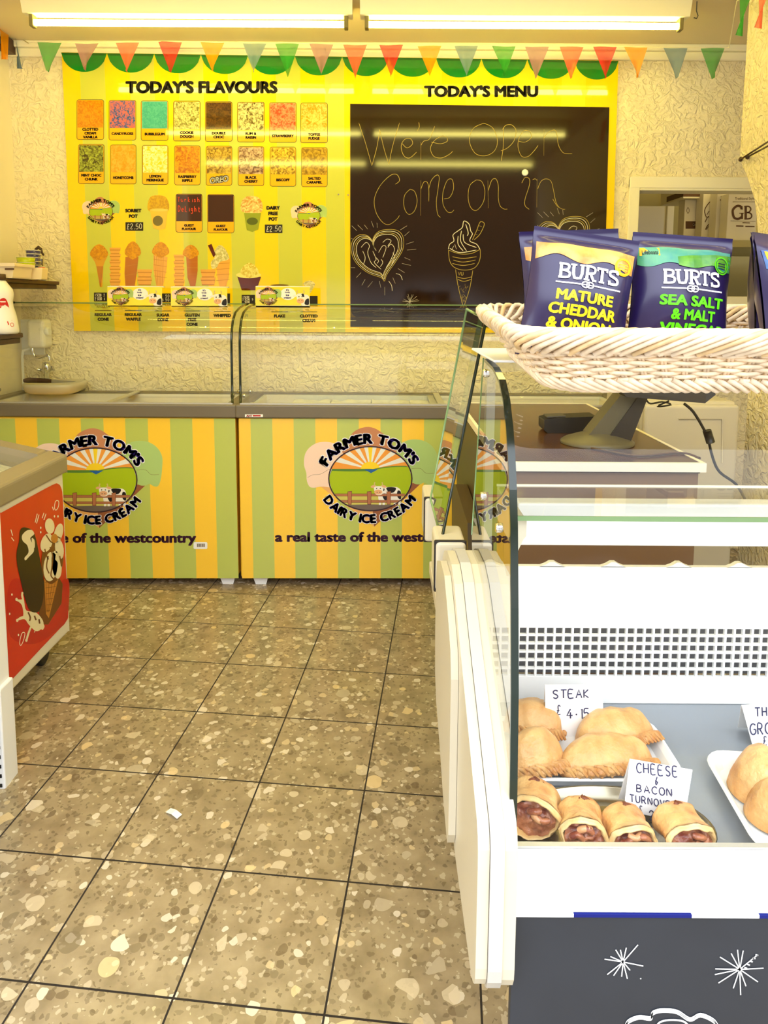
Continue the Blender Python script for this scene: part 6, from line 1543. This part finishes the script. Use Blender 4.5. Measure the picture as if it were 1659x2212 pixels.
def bag(loc, W, H, rot, label, kind, seed, group=None):
    r = thing('crisp_bag', loc, label, 'crisp bag', group, rot=rot)
    T_ = .030
    def surf(u, v, off=0, side=-1):
        sv = (v-.075)/(.93-.075); pw = W*(1-.05*math.sin(math.pi*max(0, min(1, sv))))
        x = (u-.5)*pw; z = H*(1-v)
        if sv <= 0 or sv >= 1:
            y = .0012*math.sin(v*420) if sv <= 0 else 0
            return Vector((x, side*(.0012+off)+y, z))
        a_ = abs(2*u-1); bul = (1-a_**2.6)**.8*(math.sin(math.pi*sv)**.55)
        wr = .0032*noise.noise(Vector((u*5+seed, v*4, seed)))*min(1, sv*6)+.004*math.sin(u*23+seed)*math.exp(-sv*9)*sv*6*.5
        return Vector((x, side*(.0012+T_*bul+wr*(1 if bul > .05 else bul*20)+off), z))
    b = MB(); b.grid(lambda u, v: surf(u, v), 36, 60, NAVY); b.grid(lambda u, v: surf(u, v, 0, 1), 24, 40, NAVYD); b.build('pouch', r, local=True)
    f = lambda u, v, l: surf(u, v, .0007+.00025*l)
    a = Art(f); N = 30
    pm = {'cheddar': ORG, 'vinegar': TEAL, 'salted': BLUE}[kind]
    tp = [(.03+.94*i/N, .125+.004*math.sin(i*.5)) for i in range(N+1)]
    bt = [(.03+.94*i/N, (.235+.028*math.sin(i*.42+seed)+.03*(i/N) if kind == 'cheddar' else .27+.02*math.sin(i*.5)+.0*(i/N))) for i in range(N+1)]
    a.band(tp, bt, pm, 1, 8); a.build('picture_band', r, local=True)
    if kind == 'vinegar':
        a = Art(f); a.band([(.40+.58*i/12, .20-.045*math.sin(i/12*1.5)) for i in range(13)], [(.40+.58*i/12, .272+.02*math.sin(i*.6)) for i in range(13)], BGRN, 2, 4); a.build('picture_hill', r, local=True)
    if kind != 'cheddar':
        a = Art(f); a.rect(.05, .135, .23, .20, ink('label_amber', (250, 180, 20), .35), 3); a.text('Lifeboats', .07, .155, .21, .19, I_BLK, 4, .01); a.build('corner_label', r, local=True)
    a = Art(f); a.ell(.86, .245, .088, .072, BBADGE if kind == 'cheddar' else BLIM, 3, 26); 
    a.line([(.86+.072*math.cos(q*.35), .245+.058*math.sin(q*.35)) for q in range(18)], .006, BYEL if kind == 'cheddar' else NAVY, 4, True); [a.line([(.815,q),(.905,q)], .007, BYEL if kind == 'cheddar' else NAVY, 4) for q in (.228,.248,.268)]; a.build('badge', r, local=True)
    fm = BYEL if kind == 'cheddar' else BLIM if kind == 'vinegar' else BWHT
    y0 = .285 if kind == 'cheddar' else .31
    a = Art(lambda x, y, l: f(x, y, l)); 
    kxy = W/H
    aa = Art(lambda x, y, l: f(.25+x*1.0, y0+y*kxy, l)); slab_letters(aa, 0, 0, .148, BWHT, .028); aa.build('maker_lettering', r, local=True)
    a = Art(f); yl = y0+.148*kxy+.032
    a.line([(.23,yl),(.46,yl)], .011, BWHT, 3); a.line([(.60,yl),(.86,yl)], .011, BWHT, 3)
    for dx in (-.022, .022): a.line([(.53+dx+.036*math.cos(q*.45), yl+.022*math.sin(q*.45)) for q in range(14)], .010, BWHT, 3, True)
    a.line([(.46,yl),(.60,yl)], .008, BWHT, 3.5)
    a.build('knot_line', r, local=True)
    if kind == 'salted': return r
    a = Art(f); ys = yl+.050
    lines = {'cheddar': (('MATURE',.25,.80),('CHEDDAR',.20,.85),('& ONION',.21,.82)), 'vinegar': (('SEA SALT',.22,.88),('& MALT',.34,.80),('VINEGAR',.25,.93)), 'salted': (('LIGHTLY',.22,.84),('SALTED',.25,.80))}[kind]
    for i, (t, u0, u1) in enumerate(lines): a.text(t, u0, ys+i*.105, u1, ys+i*.105+.083, fm, 3, .034)
    a.build('flavour_lettering', r, local=True)
    return r
def bag_at(px, py, Y, wpx, H, yaw, lean, roll, label, kind, seed, group=None, zb=1.283):
    c = on_y(px, py, Y)
    return bag((c.x, Y, zb), wpx/FPX*Y, H, (lean, roll, yaw), label, kind, seed, group)
bag_at(1226, 790, .868, 230, .170, R(-4), R(-10), R(8.5), 'indigo crisp bag with yellow MATURE CHEDDAR & ONION lettering, front left in basket', 'cheddar', 2)
bag_at(1240, 770, .945, 218, .178, R(3), R(-6), R(-2.5), 'indigo crisp bag tucked behind the front cheddar and onion bag', 'cheddar', 6)
bag_at(1458, 790, .885, 216, .168, R(-2), R(-9), R(4), 'indigo crisp bag with green SEA SALT & MALT VINEGAR lettering, in the middle of the basket', 'vinegar', 9)
bag_at(1690, 790, .93, 226, .170, R(34), R(-6), R(1), 'indigo crisp bag at the right picture edge, rearmost of its pair', 'salted', 13)
bag_at(1722, 800, .865, 226, .165, R(30), R(-9), R(-1), 'indigo crisp bag at the right picture edge, nearest of its pair', 'salted', 17)
clear_marks()
